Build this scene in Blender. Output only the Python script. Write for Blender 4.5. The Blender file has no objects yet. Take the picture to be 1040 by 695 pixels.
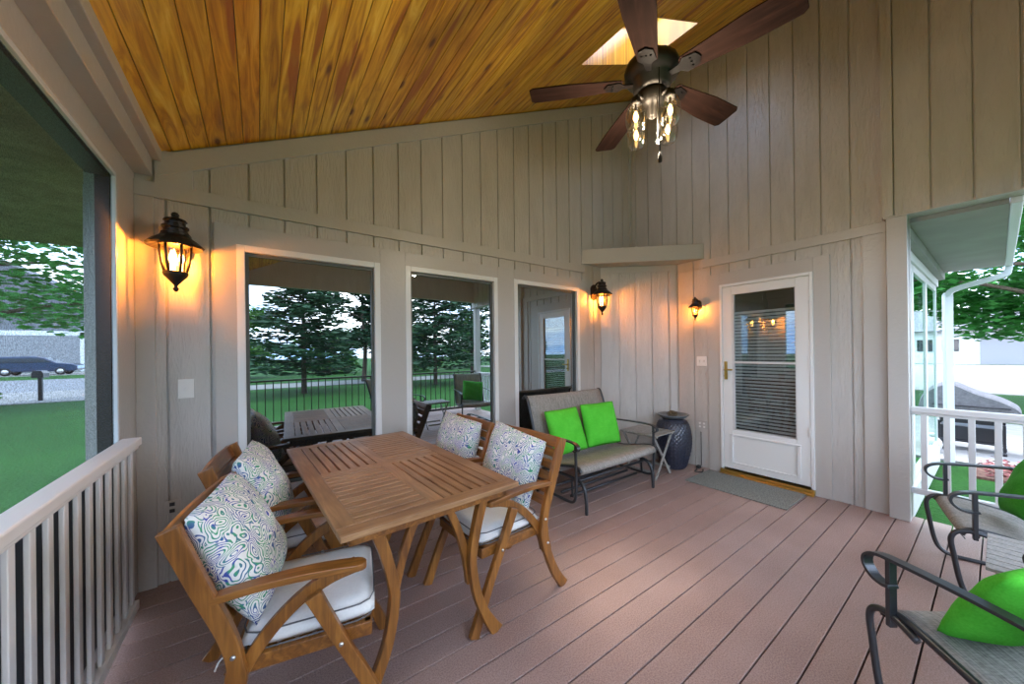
import bpy, math, random
from mathutils import Vector, Matrix
random.seed(7)
C = bpy.context.scene.collection
sc = bpy.context.scene
PI = math.pi
R = math.radians

# ------------------------------------------------------------------ materials
def mat(name, base=(.5,.5,.5), rough=.5, metal=0., spec=.5, coat=0., emit=None, es=0.):
    m = bpy.data.materials.new(name); m.use_nodes = True
    b = m.node_tree.nodes['Principled BSDF']
    b.inputs['Base Color'].default_value = (*base, 1); b.inputs['Roughness'].default_value = rough
    b.inputs['Metallic'].default_value = metal; b.inputs['Specular IOR Level'].default_value = spec
    b.inputs['Coat Weight'].default_value = coat
    if emit: b.inputs['Emission Color'].default_value = (*emit, 1); b.inputs['Emission Strength'].default_value = es
    return m

class N:
    """small node helper"""
    def __init__(s, m):
        s.m = m; s.t = m.node_tree; s.n = s.t.nodes; s.l = s.t.links; s.b = s.n.get('Principled BSDF')
        s.tc = s.n.new('ShaderNodeTexCoord')
    def new(s, k, **kw):
        n = s.n.new(k)
        for a, v in kw.items(): setattr(n, a, v)
        return n
    def mapping(s, scale, coord='Object', rot=(0,0,0)):
        mp = s.new('ShaderNodeMapping'); mp.inputs['Scale'].default_value = scale; mp.inputs['Rotation'].default_value = rot
        s.l.new(s.tc.outputs[coord], mp.inputs['Vector']); return mp.outputs[0]
    def noise(s, vec, scale=5, detail=3, dist=0., rough=.5):
        n = s.new('ShaderNodeTexNoise'); n.inputs['Scale'].default_value = scale; n.inputs['Detail'].default_value = detail
        n.inputs['Distortion'].default_value = dist; n.inputs['Roughness'].default_value = rough
        s.l.new(vec, n.inputs['Vector']); return n.outputs[0]
    def ramp(s, fac, stops):
        r = s.new('ShaderNodeValToRGB'); cr = r.color_ramp
        while len(cr.elements) < len(stops): cr.elements.new(.5)
        for e, (p, c) in zip(cr.elements, stops):
            e.position = p; e.color = (*c, 1) if len(c) == 3 else c
        s.l.new(fac, r.inputs[0]); return r.outputs[0]
    def math(s, op, a, b=None):
        n = s.new('ShaderNodeMath', operation=op)
        for i, v in enumerate((a, b)):
            if v is None: continue
            if isinstance(v, (int, float)): n.inputs[i].default_value = v
            else: s.l.new(v, n.inputs[i])
        return n.outputs[0]
    def mix(s, fac, a, b, blend='MIX'):
        n = s.new('ShaderNodeMix', data_type='RGBA', blend_type=blend)
        for i, v in ((0, fac), (6, a), (7, b)):
            if isinstance(v, (int, float)): n.inputs[i].default_value = v
            elif isinstance(v, tuple): n.inputs[i].default_value = (*v, 1)
            else: s.l.new(v, n.inputs[i])
        return n.outputs[2]
    def bump(s, h, strength=.3, dist=.002, base=None):
        n = s.new('ShaderNodeBump'); n.inputs['Strength'].default_value = strength; n.inputs['Distance'].default_value = dist
        s.l.new(h, n.inputs['Height'])
        if base is not None: s.l.new(base, n.inputs['Normal'])
        return n.outputs[0]
    def sep(s, coord='Object'):
        n = s.new('ShaderNodeSeparateXYZ'); s.l.new(s.tc.outputs[coord], n.inputs[0]); return n.outputs
    def comb(s, x, y, z):
        n = s.new('ShaderNodeCombineXYZ')
        for i, v in enumerate((x, y, z)):
            if isinstance(v, (int, float)): n.inputs[i].default_value = v
            else: s.l.new(v, n.inputs[i])
        return n.outputs[0]
    def white(s, vec):
        n = s.new('ShaderNodeTexWhiteNoise', noise_dimensions='3D'); s.l.new(vec, n.inputs['Vector']); return n.outputs
    def col(s, v): s.l.new(v, s.b.inputs['Base Color'])
    def nrm(s, v): s.l.new(v, s.b.inputs['Normal'])
    def rgh(s, v): s.l.new(v, s.b.inputs['Roughness'])

def m_siding():
    m = mat('siding_paint', (.46,.442,.405), .30, spec=.6); k = N(m)
    v = k.mapping((42,42,7)); h = k.noise(v, 1.0, 3, 1.6)
    v2 = k.mapping((9,9,2.2)); h2 = k.noise(v2, 1.0, 3, .4)
    k.nrm(k.bump(h, .9, .0065, k.bump(h2, .35, .006)))
    k.col(k.ramp(h2, [(.25,(.43,.412,.375)),(.75,(.505,.485,.445))]))
    return m
def m_trim():
    m = mat('trim_paint', (.46,.442,.405), .36); k = N(m)
    h = k.noise(k.mapping((30,30,30)), 1, 4, .5)
    k.nrm(k.bump(h, .5, .005)); return m
def m_deck():
    m = mat('deck_board', (.25,.15,.12), .42); k = N(m)
    o = k.sep(); idx = k.math('FLOOR', k.math('DIVIDE', k.math('ADD', o[1], 5.0), .1447))
    w = k.white(k.comb(idx, 3.0, 1.0))[0]
    n = k.noise(k.mapping((2.5,40,10)), 1, 4, .3)
    n2 = k.noise(k.mapping((2,2,2)), 1.2, 4)
    sp = k.noise(k.mapping((160,160,160)), 1, 2)
    c = k.ramp(w, [(0,(.24,.145,.115)),(.5,(.30,.19,.155)),(1,(.35,.23,.19))])
    c = k.mix(.55, c, k.ramp(n2, [(.3,(.21,.13,.105)),(.7,(.39,.265,.22))]))
    c = k.mix(.35, c, k.ramp(sp, [(.35,(.13,.08,.07)),(.65,(.50,.38,.34))]))
    k.col(c); k.nrm(k.bump(n, .25, .002, k.bump(sp, .3, .001)))
    return m
def m_pine():
    m = mat('stained_pine', (.6,.3,.05), .33, coat=.3); k = N(m)
    o = k.sep(); idx = k.math('FLOOR', k.math('DIVIDE', k.math('ADD', o[0], 5.0), .088))
    w = k.white(k.comb(idx, 1.0, 7.0))
    yo = k.math('ADD', o[1], k.math('MULTIPLY', w[0], 9.0))
    v = k.comb(k.math('MULTIPLY', o[0], 16), k.math('MULTIPLY', yo, 1.1), 0.0)
    g = k.noise(v, 1.4, 5, 1.6, .6)
    c = k.ramp(g, [(.25,(.30,.11,.008)),(.40,(.58,.28,.015)),(.55,(.80,.47,.03)),(.75,(.97,.72,.14))])
    tone = k.ramp(w[0], [(0,(.92,.62,.34)),(.2,(.75,.62,.40)),(.55,(1,.95,.8)),(.8,(.98,.84,.6)),(1,(.9,.6,.42))])
    c = k.mix(.75, c, tone, 'MULTIPLY')
    # red heartwood streaks and knots
    st = k.noise(k.comb(k.math('MULTIPLY', o[0], 9), k.math('MULTIPLY', yo, .5), 4.0), 1.3, 2, .6)
    c = k.mix(k.ramp(st, [(.60,(0,0,0)),(.66,(.8,.8,.8))]), c, (.32,.055,.01))
    vo = k.new('ShaderNodeTexVoronoi'); vo.inputs['Scale'].default_value = 1.0
    k.l.new(k.comb(k.math('MULTIPLY', o[0], 7.7), k.math('MULTIPLY', yo, 2.3), 0.0), vo.inputs['Vector'])
    kn = k.ramp(vo.outputs['Distance'], [(.07,(1,1,1)),(.13,(.35,.35,.35)),(.2,(0,0,0))])
    c = k.mix(kn, c, (.16,.04,.01))
    k.col(c); k.nrm(k.bump(g, .25, .002)); return m
def m_teak(axis, name, cols=((.030,.008,.002),(.175,.060,.009),(.42,.175,.030)), rough=.38, bmp=.12, spec=.5, coat=.15):
    m = mat(name, cols[1], rough, spec=spec, coat=coat); k = N(m)
    s = [34,34,34]; s[axis] = 2.6
    g = k.noise(k.mapping(tuple(s)), 1, 4, 1.2, .6)
    g2 = k.noise(k.mapping((4,4,4)), 1, 2)
    c = k.ramp(g, [(.28,cols[0]),(.5,cols[1]),(.74,cols[2])])
    c = k.mix(.4, c, k.ramp(g2, [(.3,cols[1]),(.7,cols[2])]))
    k.col(c); k.nrm(k.bump(g, bmp, .0006)) if bmp else None; return m
def m_paisley():
    m = mat('paisley_fabric', (.8,.8,.78), .85, spec=.2); k = N(m)
    base = k.mapping((1,1,1))
    warp = k.new('ShaderNodeTexNoise'); warp.inputs['Scale'].default_value = 9; k.l.new(base, warp.inputs['Vector'])
    add = k.new('ShaderNodeVectorMath', operation='MULTIPLY_ADD'); k.l.new(warp.outputs['Color'], add.inputs[0])
    add.inputs[1].default_value = (.12,.12,.12); k.l.new(base, add.inputs[2])
    vec = add.outputs[0]
    vo = k.new('ShaderNodeTexVoronoi'); vo.inputs['Scale'].default_value = 17; k.l.new(vec, vo.inputs['Vector'])
    rings = k.math('SINE', k.math('MULTIPLY', vo.outputs['Distance'], 46.0))
    line = k.ramp(rings, [(.22,(0,0,0)),(.55,(1,1,1))])
    vs = k.new('ShaderNodeTexVoronoi'); vs.inputs['Scale'].default_value = 70; k.l.new(vec, vs.inputs['Vector'])
    dots = k.ramp(vs.outputs['Distance'], [(.22,(1,1,1)),(.34,(0,0,0))])
    hue = k.noise(base, 11, 2)
    ink = k.ramp(hue, [(.36,(.02,.04,.28)),(.45,(.03,.14,.24)),(.54,(.03,.32,.12)),(.62,(.03,.06,.34))])
    soft = k.ramp(k.noise(vec, 22, 2), [(.5,(0,0,0)),(.62,(1,1,1))])
    c = k.mix(k.math('MULTIPLY', line, .95), (.74,.75,.71), ink)
    c = k.mix(k.math('MULTIPLY', k.math('MULTIPLY', dots, soft), .8), c, ink)
    k.col(c); k.nrm(k.bump(k.noise(k.mapping((300,300,300)), 1, 1), .2, .001)); return m
def m_fabric(name, c, c2, scale=160, rough=.9, folds=.0):
    m = mat(name, c, rough, spec=.15); k = N(m)
    n = k.noise(k.mapping((scale,scale,scale)), 1, 2); n2 = k.noise(k.mapping((11,11,11)), 1, 3, .6)
    k.col(k.mix(.5, k.ramp(n, [(.3,c),(.7,c2)]), k.ramp(n2, [(.3,c),(.7,c2)])))
    b = k.bump(n2, folds, .02) if folds else None
    k.nrm(k.bump(n, .3, .001, b)); return m
def m_sling():
    m = mat('sling_fabric', (.25,.235,.2), .7, spec=.3); k = N(m)
    w = k.noise(k.mapping((12,260,12)), 1, 2); n = k.noise(k.mapping((190,40,190)), 1, 2)
    c = k.mix(.5, k.ramp(w, [(.35,(.12,.115,.10)),(.65,(.42,.40,.36))]), k.ramp(n, [(.3,(.17,.165,.15)),(.7,(.38,.37,.335))]))
    k.col(c); k.nrm(k.bump(n, .3, .001)); return m
def m_leaf(name, a, b, tr=.35):
    m = mat(name, a, .55, spec=.2); k = N(m)
    n = k.noise(k.mapping((1.7,1.7,1.7)), 1, 3); c = k.ramp(n, [(.3,a),(.7,b)]); k.col(c)
    t = k.new('ShaderNodeBsdfTranslucent'); k.l.new(c, t.inputs[0])
    mx = k.new('ShaderNodeMixShader'); mx.inputs[0].default_value = tr
    k.l.new(k.b.outputs[0], mx.inputs[1]); k.l.new(t.outputs[0], mx.inputs[2])
    k.l.new(mx.outputs[0], k.n['Material Output'].inputs[0]); return m
def m_grass():
    m = mat('grass', (.05,.2,.02), .9, spec=.1); k = N(m)
    n = k.noise(k.mapping((30,30,30)), 1, 3); n2 = k.noise(k.mapping((.4,.4,.4)), 1, 4)
    c = k.mix(.6, k.ramp(n, [(.3,(.010,.042,.007)),(.7,(.030,.11,.02))]), k.ramp(n2, [(.3,(.011,.046,.008)),(.7,(.032,.11,.02))]))
    k.col(c); k.nrm(k.bump(n, .6, .03)); return m
def m_pane(name, tint, fac, through=None, tf=0.):
    """a pane that mirrors the daylight side: glossy coat over a dark room behind, or over clear glass"""
    m = bpy.data.materials.new(name); m.use_nodes = True; t = m.node_tree; t.nodes.clear()
    out = t.nodes.new('ShaderNodeOutputMaterial'); g = t.nodes.new('ShaderNodeBsdfGlossy'); g.inputs['Roughness'].default_value = 0.0
    g.inputs['Color'].default_value = (*tint, 1)
    if through: b = t.nodes.new('ShaderNodeBsdfTransparent'); b.inputs[0].default_value = (*through, 1)
    else: b = t.nodes.new('ShaderNodeBsdfDiffuse'); b.inputs[0].default_value = (.012,.014,.014,1)
    mx = t.nodes.new('ShaderNodeMixShader'); mx.inputs[0].default_value = fac
    t.links.new(b.outputs[0], mx.inputs[1]); t.links.new(g.outputs[0], mx.inputs[2]); t.links.new(mx.outputs[0], out.inputs[0]); return m
def m_screen():
    m = bpy.data.materials.new('insect_screen'); m.use_nodes = True; t = m.node_tree; t.nodes.clear()
    out = t.nodes.new('ShaderNodeOutputMaterial'); tr = t.nodes.new('ShaderNodeBsdfTransparent'); tr.inputs[0].default_value = (.80,.92,1,1)
    d = t.nodes.new('ShaderNodeBsdfDiffuse'); d.inputs[0].default_value = (.055,.06,.06,1)
    tc = t.nodes.new('ShaderNodeTexCoord'); n = t.nodes.new('ShaderNodeTexNoise'); n.inputs['Scale'].default_value = 190
    t.links.new(tc.outputs['Object'], n.inputs['Vector'])
    r = t.nodes.new('ShaderNodeMapRange'); r.inputs[1].default_value = .3; r.inputs[2].default_value = .7; r.inputs[3].default_value = .40; r.inputs[4].default_value = .78
    t.links.new(n.outputs[0], r.inputs[0])
    mx = t.nodes.new('ShaderNodeMixShader'); t.links.new(r.outputs[0], mx.inputs[0]); t.links.new(tr.outputs[0], mx.inputs[1]); t.links.new(d.outputs[0], mx.inputs[2])
    t.links.new(mx.outputs[0], out.inputs[0]); return m
def m_clear(name, rough=.0, tint=(1,1,1), refl=.12):
    m = bpy.data.materials.new(name); m.use_nodes = True; t = m.node_tree; t.nodes.clear()
    out = t.nodes.new('ShaderNodeOutputMaterial'); a = t.nodes.new('ShaderNodeBsdfTransparent'); a.inputs[0].default_value = (*tint, 1)
    g = t.nodes.new('ShaderNodeBsdfGlossy'); g.inputs['Roughness'].default_value = rough
    lw = t.nodes.new('ShaderNodeLayerWeight'); lw.inputs[0].default_value = .35
    mp = t.nodes.new('ShaderNodeMath'); mp.operation = 'ADD'; mp.inputs[1].default_value = refl - .08; mp.use_clamp = True
    t.links.new(lw.outputs['Facing'], mp.inputs[0])
    ml = t.nodes.new('ShaderNodeMath'); ml.operation = 'MULTIPLY'; ml.inputs[1].default_value = .6; t.links.new(mp.outputs[0], ml.inputs[0])
    mx = t.nodes.new('ShaderNodeMixShader'); t.links.new(ml.outputs[0], mx.inputs[0]); t.links.new(a.outputs[0], mx.inputs[1]); t.links.new(g.outputs[0], mx.inputs[2])
    t.links.new(mx.outputs[0], out.inputs[0]); return m
def m_speckle(name, a, b, scale, rough=.8, bump=.4):
    m = mat(name, a, rough); k = N(m); n = k.noise(k.mapping((scale,)*3), 1, 3)
    k.col(k.ramp(n, [(.35,a),(.65,b)])); k.nrm(k.bump(n, bump, .003)); return m
def m_pot():
    m = mat('woven_blue_ceramic', (.035,.05,.085), .3, coat=.4); k = N(m)
    n = k.noise(k.mapping((30,30,60)), 1, 3)
    k.col(k.ramp(n, [(.3,(.010,.013,.024)),(.7,(.030,.037,.060))])); return m

M = dict(
    siding=m_siding(), trim=m_trim(), deck=m_deck(), pine=m_pine(),
    teak_x=m_teak(0,'teak_x'), teak_y=m_teak(1,'teak_y'), teak_z=m_teak(2,'teak_z'),
    top_x=m_teak(0,'tabletop_x',((.085,.034,.012),(.235,.115,.045),(.47,.27,.125)),.36,0,.5,0), top_y=m_teak(1,'tabletop_y',((.085,.034,.012),(.235,.115,.045),(.47,.27,.125)),.36,0,.5,0),
    blade=m_teak(0,'blade_wood',((.006,.003,.0025),(.018,.008,.006),(.055,.025,.018)),.85,0,.12,0),
    white=mat('white_frame', (.72,.74,.72), .35), rail=mat('rail_white', (.78,.76,.72), .4), vinyl=mat('white_vinyl',(.60,.61,.60),.4),
    paisley=m_paisley(), cushion=m_fabric('cushion_cream', (.70,.69,.64),(.80,.79,.74), 120, .9, .15), piping=mat('piping_grey',(.12,.12,.12),.8),
    green=m_fabric('green_fabric', (.07,.50,.03),(.12,.66,.06), 130, .85, .25), green_dark=m_fabric('dark_green_fabric', (.03,.26,.02),(.06,.38,.04), 130, .85, .25),
    sling=m_sling(), metal=mat('graphite_metal', (.055,.06,.065), .32, .6), slatgrey=m_speckle('grey_slats',(.22,.22,.20),(.32,.31,.28),60,.6),
    iron=mat('blade_iron',(.006,.005,.005),.6,0,.12),
    bronze=mat('dark_bronze', (.022,.018,.014), .42, .5), brass=mat('brass', (.55,.38,.10), .3, .9), chrome=mat('bolt_steel',(.6,.6,.58),.3,.9),
    screen=m_screen(), pane=m_pane('window_pane',(.80,.91,.95),.42), doorpane=m_pane('door_pane',(.9,.95,.95),.13,(.86,.90,.90)), 
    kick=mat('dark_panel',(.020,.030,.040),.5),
    wingpane=m_pane('wing_pane',(.9,.95,.95),.04,(.80,.90,.86)),
    lantern_glass=m_clear('lantern_glass', .08, (1,.93,.8), .14), globe=m_clear('globe_glass', .03, (.93,.90,.84), .22),
    glow=mat('bulb_glow',(1,.6,.2),.5,emit=(1,.52,.14),es=9), glow_fan=mat('fan_bulb',(1,.7,.3),.5,emit=(1,.55,.17),es=4),
    blind=mat('blind_white',(.75,.76,.75),.5), dark=mat('dark_room',(.012,.013,.013),.8), plate=mat('switch_plate',(.75,.74,.70),.35), slot=mat('slot_dark',(.03,.03,.03),.5),
    rug=m_speckle('door_mat',(.10,.11,.10),(.26,.27,.24),95,.95,.8), pot=m_pot(), bowl=mat('slate_bowl',(.13,.15,.16),.3,.2), cone=m_speckle('pine_cone',(.06,.04,.02),(.2,.15,.08),80),
    grass=m_grass(), concrete=m_speckle('concrete',(.17,.165,.155),(.22,.215,.20),6,.9,.1), road=m_speckle('asphalt',(.12,.125,.13),(.16,.165,.17),5,.9,.1),
    mulch=m_speckle('mulch',(.07,.03,.02),(.18,.09,.065),25,.95,.8), bark=m_speckle('bark',(.07,.05,.035),(.15,.11,.08),20,.9,.8),
    maple=m_leaf('maple_leaves',(.03,.15,.03),(.10,.36,.08)), pinegr=m_leaf('pine_needles',(.012,.045,.02),(.04,.10,.045),.15), shrub=m_leaf('shrub_leaves',(.04,.12,.02),(.11,.24,.05)), darkleaf=m_leaf('evergreen',(.012,.045,.018),(.03,.08,.03),.1),
    house=m_speckle('house_siding',(.17,.18,.19),(.20,.21,.22),2,.8,.05), houseroof=m_speckle('shingles',(.10,.10,.11),(.17,.17,.18),8,.9,.3), garage=mat('garage_door',(.26,.265,.27),.6),
    carpaint=mat('car_paint',(.02,.035,.08),.2,.4,coat=1), tyre=mat('tyre',(.015,.015,.015),.8), carglass=mat('car_glass',(.02,.025,.03),.05), tail=mat('tail_lamp',(.4,.01,.01),.3),
    soffit=m_speckle('soffit',(.26,.25,.235),(.30,.29,.27),3,.7,.1), eave=m_speckle('brown_soffit',(.30,.17,.10),(.46,.28,.17),9,.85,.6), gutter=mat('gutter',(.62,.66,.68),.35),
    cover=m_fabric('grill_cover',(.10,.10,.105),(.16,.16,.165),30,.7,.4), black=mat('black_enamel',(.012,.012,.014),.3), flower=m_speckle('flowers',(.20,.03,.04),(.32,.14,.12),30,.8),
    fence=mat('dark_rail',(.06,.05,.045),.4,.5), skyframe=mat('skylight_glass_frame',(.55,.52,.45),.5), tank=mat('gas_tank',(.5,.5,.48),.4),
)

# ------------------------------------------------------------------ mesh builder
class MB:
    def __init__(s): s.v = []; s.f = []; s.mi = []; s.smooth = []; s.cur = 0
    def add(s, vs, fs, smooth=False):
        o = len(s.v); s.v += [tuple(v) for v in vs]
        for f in fs: s.f.append(tuple(i+o for i in f)); s.mi.append(s.cur); s.smooth.append(smooth)
    def box(s, x0,x1,y0,y1,z0,z1, mtx=None):
        vs = [Vector((x,y,z)) for z in (z0,z1) for y in (y0,y1) for x in (x0,x1)]
        if mtx: vs = [mtx @ v for v in vs]
        s.add(vs, [(0,2,3,1),(4,5,7,6),(0,1,5,4),(2,6,7,3),(0,4,6,2),(1,3,7,5)]); return s
    def cbox(s, c, d, mtx=None):
        return s.box(c[0]-d[0]/2,c[0]+d[0]/2,c[1]-d[1]/2,c[1]+d[1]/2,c[2]-d[2]/2,c[2]+d[2]/2,mtx)
    def prism(s, poly, axis, a, b):
        """poly in the two other axes (cyclic order kept), extruded a..b along axis"""
        def P(p, t):
            if axis == 0: return (t, p[0], p[1])
            if axis == 1: return (p[0], t, p[1])
            return (p[0], p[1], t)
        n = len(poly); vs = [P(p,a) for p in poly]+[P(p,b) for p in poly]
        s.add(vs, [tuple(range(n))[::-1], tuple(range(n,2*n))] + [(i,(i+1)%n,(i+1)%n+n,i+n) for i in range(n)]); return s
    def strip(s, pts, w, y0, y1, k=6):
        """curved flat board in the XZ plane, w = width(s) along the run"""
        P = smooth_path([Vector((p[0],0,p[1])) for p in pts], k) if k > 1 else [Vector((p[0],0,p[1])) for p in pts]
        n = len(P); L = []; Q = []
        for i,p in enumerate(P):
            d = (P[min(i+1,n-1)]-P[max(i-1,0)]).normalized(); nn = Vector((-d.z,0,d.x))
            t = i/(n-1); ww = w(t) if callable(w) else w
            L.append(p+nn*ww/2); Q.append(p-nn*ww/2)
        vs = []
        for a,b in zip(L,Q): vs += [(a.x,y0,a.z),(b.x,y0,b.z),(b.x,y1,b.z),(a.x,y1,a.z)]
        fs = [(3,2,1,0),(4*n-4,4*n-3,4*n-2,4*n-1)]
        for i in range(n-1):
            for j in range(4): fs.append((4*i+j,4*i+(j+1)%4,4*i+4+(j+1)%4,4*i+4+j))
        s.add(vs, fs); return s
    def sweep(s, path, w, t=None, up=(0,0,1), n=8, smooth=True, closed=False, taper=None):
        """round (t None: w = radius) or flat (w wide, t thick) bar along a 3D path"""
        P = [Vector(p) for p in path]; N_ = len(P); up = Vector(up); vs = []
        side = None
        for i,p in enumerate(P):
            d = (P[(i+1)%N_ if closed else min(i+1,N_-1)]-P[(i-1)%N_ if closed else max(i-1,0)])
            d = d.normalized() if d.length > 1e-9 else Vector((0,0,1))
            if side is None:
                sd = d.cross(up)
                if sd.length < 1e-3: sd = d.cross(Vector((1,0,0)))
                side = sd.normalized()
            else:
                sd = side - d*side.dot(d); side = sd.normalized() if sd.length > 1e-6 else side
            u = side.cross(d).normalized()
            q = taper(i/(N_-1)) if taper else 1
            if t is None:
                for k in range(n): a = 2*PI*k/n; vs.append(p+(side*math.cos(a)+u*math.sin(a))*w*q)
            else:
                for a,b in ((-1,-1),(1,-1),(1,1),(-1,1)): vs.append(p+side*a*w*q/2+u*b*t/2)
        m = n if t is None else 4; fs = []
        for i in range(N_ if closed else N_-1):
            j = (i+1)%N_
            for k in range(m): fs.append((m*i+k,m*i+(k+1)%m,m*j+(k+1)%m,m*j+k))
        if not closed: fs += [tuple(range(m))[::-1], tuple(range(m*(N_-1),m*N_))]
        s.add(vs, fs, smooth and t is None); return s
    def lathe(s, prof, c=(0,0,0), n=24, smooth=True, ang=0., fr=None):
        vs = []; m = len(prof)
        for k in range(n):
            a = 2*PI*k/n+ang
            for r,z in prof:
                rr = fr(r,z,a) if fr else r
                vs.append((c[0]+rr*math.cos(a), c[1]+rr*math.sin(a), c[2]+z))
        fs = []
        for k in range(n):
            j = (k+1)%n
            for i in range(m-1): fs.append((k*m+i,j*m+i,j*m+i+1,k*m+i+1))
        fs.append(tuple(k*m for k in range(n))[::-1]); fs.append(tuple(k*m+m-1 for k in range(n)))
        s.add(vs, fs, smooth); return s
    def ball(s, c, r, n=12, sc_=(1,1,1)):
        prof = [(max(1e-4,math.sin(PI*i/n))*r,-math.cos(PI*i/n)*r) for i in range(n+1)]
        o = len(s.v); s.lathe(prof, (0,0,0), n*2)
        for i in range(o,len(s.v)):
            v = s.v[i]; s.v[i] = (c[0]+v[0]*sc_[0], c[1]+v[1]*sc_[1], c[2]+v[2]*sc_[2])
        return s
    def xf(s, mtx, o=0):
        for i in range(o,len(s.v)): s.v[i] = tuple(mtx @ Vector(s.v[i]))
        return s
    def build(s, name, m, parent=None, bevel=0., sub=0, kind=None, label=None):
        me = bpy.data.meshes.new(name); me.from_pydata(s.v, [], s.f); me.validate()
        ms = m if isinstance(m, (list,tuple)) else [m]
        for q in ms: me.materials.append(q)
        if len(me.polygons) == len(s.f):
            me.polygons.foreach_set('use_smooth', s.smooth)
            if len(ms) > 1: me.polygons.foreach_set('material_index', s.mi)
        me.update()
        o = bpy.data.objects.new(name, me); C.objects.link(o)
        if parent: o.parent = parent
        if bevel:
            b = o.modifiers.new('bevel','BEVEL'); b.width = bevel; b.segments = 2; b.limit_method = 'ANGLE'; b.angle_limit = R(40)
        if sub:
            q = o.modifiers.new('subd','SUBSURF'); q.levels = sub; q.render_levels = sub
        if kind: o['kind'] = kind
        if label: o['label'] = label
        return o

def smooth_path(P, k=6):
    out = []; n = len(P)
    for i in range(n-1):
        a = P[max(i-1,0)]; b = P[i]; c = P[i+1]; d = P[min(i+2,n-1)]
        for j in range(k):
            t = j/k
            out.append(.5*((2*b)+(c-a)*t+(2*a-5*b+4*c-d)*t*t+(3*b-a-3*c+d)*t**3))
    out.append(P[-1].copy()); return out
def sp(pts, k=6): return smooth_path([Vector(p) for p in pts], k)
def thing(name, label, cat, loc=(0,0,0), rz=0, group=None):
    o = bpy.data.objects.new(name, None); C.objects.link(o); o.empty_display_size = .1
    o.location = loc; o.rotation_euler = (0,0,rz); o['label'] = label; o['category'] = cat
    if group: o['group'] = group
    return o
def tag(o, label, cat, group=None, kind=None):
    o['label'] = label; o['category'] = cat
    if group: o['group'] = group
    if kind: o['kind'] = kind
    return o
def copy_tree(o, parent=None):
    c = o.copy(); C.objects.link(c); c.parent = parent
    for ch in list(o.children): copy_tree(ch, c)
    return c
def at(o, loc, rz=0, tilt=None): o.location = loc; o.rotation_euler = (*(tilt or (0,0)), rz); return o

YW, XD, XL = 3.065, 4.223, -.588          # window wall, door wall, left post plane
YR = -1.35                                # rear edge of the porch
def zc(x): return 2.876+.4807*x           # ceiling height

# ------------------------------------------------------------------ floor
b = MB(); y = YW+.02
i = 0
ys = .658-.1447*20
while ys < YW+.1:
    b.box(-.75, XD+.1, ys+.0035, ys+.1447-.0035, -.025, 0); ys += .1447
fl = b.build('floor', M['deck'], bevel=.002, kind='structure')
MB().box(-.72, XD+.08, YR-.05, YW+.1, -.2, -.035).build('deck_joists', M['dark'], kind='structure')

# ------------------------------------------------------------------ siding walls (planks over a recessed backing board)
GAP = .012
def planks_x(b, y, x0, x1, phase, zlo, zhi, th=.014):
    """boards on a wall at y facing -Y; zlo / zhi functions of x"""
    g = phase
    while g > x0: g -= .2032
    while g < x1:
        a = max(g+GAP/2, x0); c = min(g+.2032-GAP/2, x1)
        if c-a > .004: b.prism([(a,zlo(a)),(c,zlo(c)),(c,zhi(c)),(a,zhi(a))], 1, y, y+th)
        g += .2032
def planks_y(b, x, y0, y1, phase, zlo, zhi, th=.014):
    g = phase
    while g > y0: g -= .2032
    while g < y1:
        a = max(g+GAP/2, y0); c = min(g+.2032-GAP/2, y1)
        if c-a > .004: b.box(x, x+th, a, c, zlo, zhi)
        g += .2032
# window wall (holes where the windows are)
WIN = [(-.117,.809,2.145),(1.018,1.959,2.155),(2.166,3.141,2.167)]; WB = .42
b = MB()
CAS = (-.231, 3.27)
planks_x(b, YW, XL-.2, CAS[0], -.251, lambda x: 0, lambda x: 2.37)
planks_x(b, YW, CAS[0], CAS[1], -.251, lambda x: 2.20, lambda x: 2.37)
planks_x(b, YW, CAS[1], 3.62, -.251, lambda x: 0, lambda x: 2.37)
planks_x(b, YW, XL-.0, XD, -.251, lambda x: 2.36, lambda x: zc(x)-.02)
# backing, around the window openings
bk = YW+.013
def wallpiece(x0,x1,z0,z1): b.box(x0,x1,bk,bk+.11,z0,z1)
wallpiece(XL-.2, WIN[0][0], 0, 2.3); wallpiece(WIN[0][1], WIN[1][0], 0, 2.3); wallpiece(WIN[1][1], WIN[2][0], 0, 2.3); wallpiece(WIN[2][1], XD+.1, 0, 2.3)
for x0,x1,zt in WIN: wallpiece(x0,x1,0,WB); wallpiece(x0,x1,zt,2.3)
b.prism([(XL-.2,2.3),(XD+.1,2.3),(XD+.1,zc(XD)+.1),(XL-.2,zc(XL)+.05)], 1, bk, bk+.11)
b.build('wall_back', M['siding'], bevel=.0015, kind='structure')
# casing boards of the windows
b = MB(); y0, y1 = YW-.016, YW+.02
b.box(CAS[0], WIN[0][0], y0, y1, 0, 2.27); b.box(WIN[0][1], WIN[1][0], y0, y1, 0, 2.27); b.box(WIN[1][1], WIN[2][0], y0, y1, 0, 2.27); b.box(WIN[2][1], CAS[1], y0, y1, 0, 2.27)
for x0,x1,zt in WIN: b.box(x0,x1,y0,y1,zt,2.27); b.box(x0,x1,y0,y1,.0,WB)
b.build('trim_1', M['trim'], bevel=.002, kind='structure')
# frieze board, rake board
b = MB(); b.box(XL+.0, 3.23, YW-.022, YW+.004, 2.362, 2.452)
b.build('trim_2', M['trim'], bevel=.002, kind='structure')
b = MB(); b.prism([(-.49,zc(-.49)-.015),(-.49,zc(-.49)-.145),(XD,zc(XD)-.145),(XD,zc(XD)-.015)], 1, YW-.02, YW+.004)
b.box(-.50,-.33,YW-.018,YW+.004,2.452,2.66)
b.build('trim_3', M['trim'], bevel=.002, kind='structure')
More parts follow.
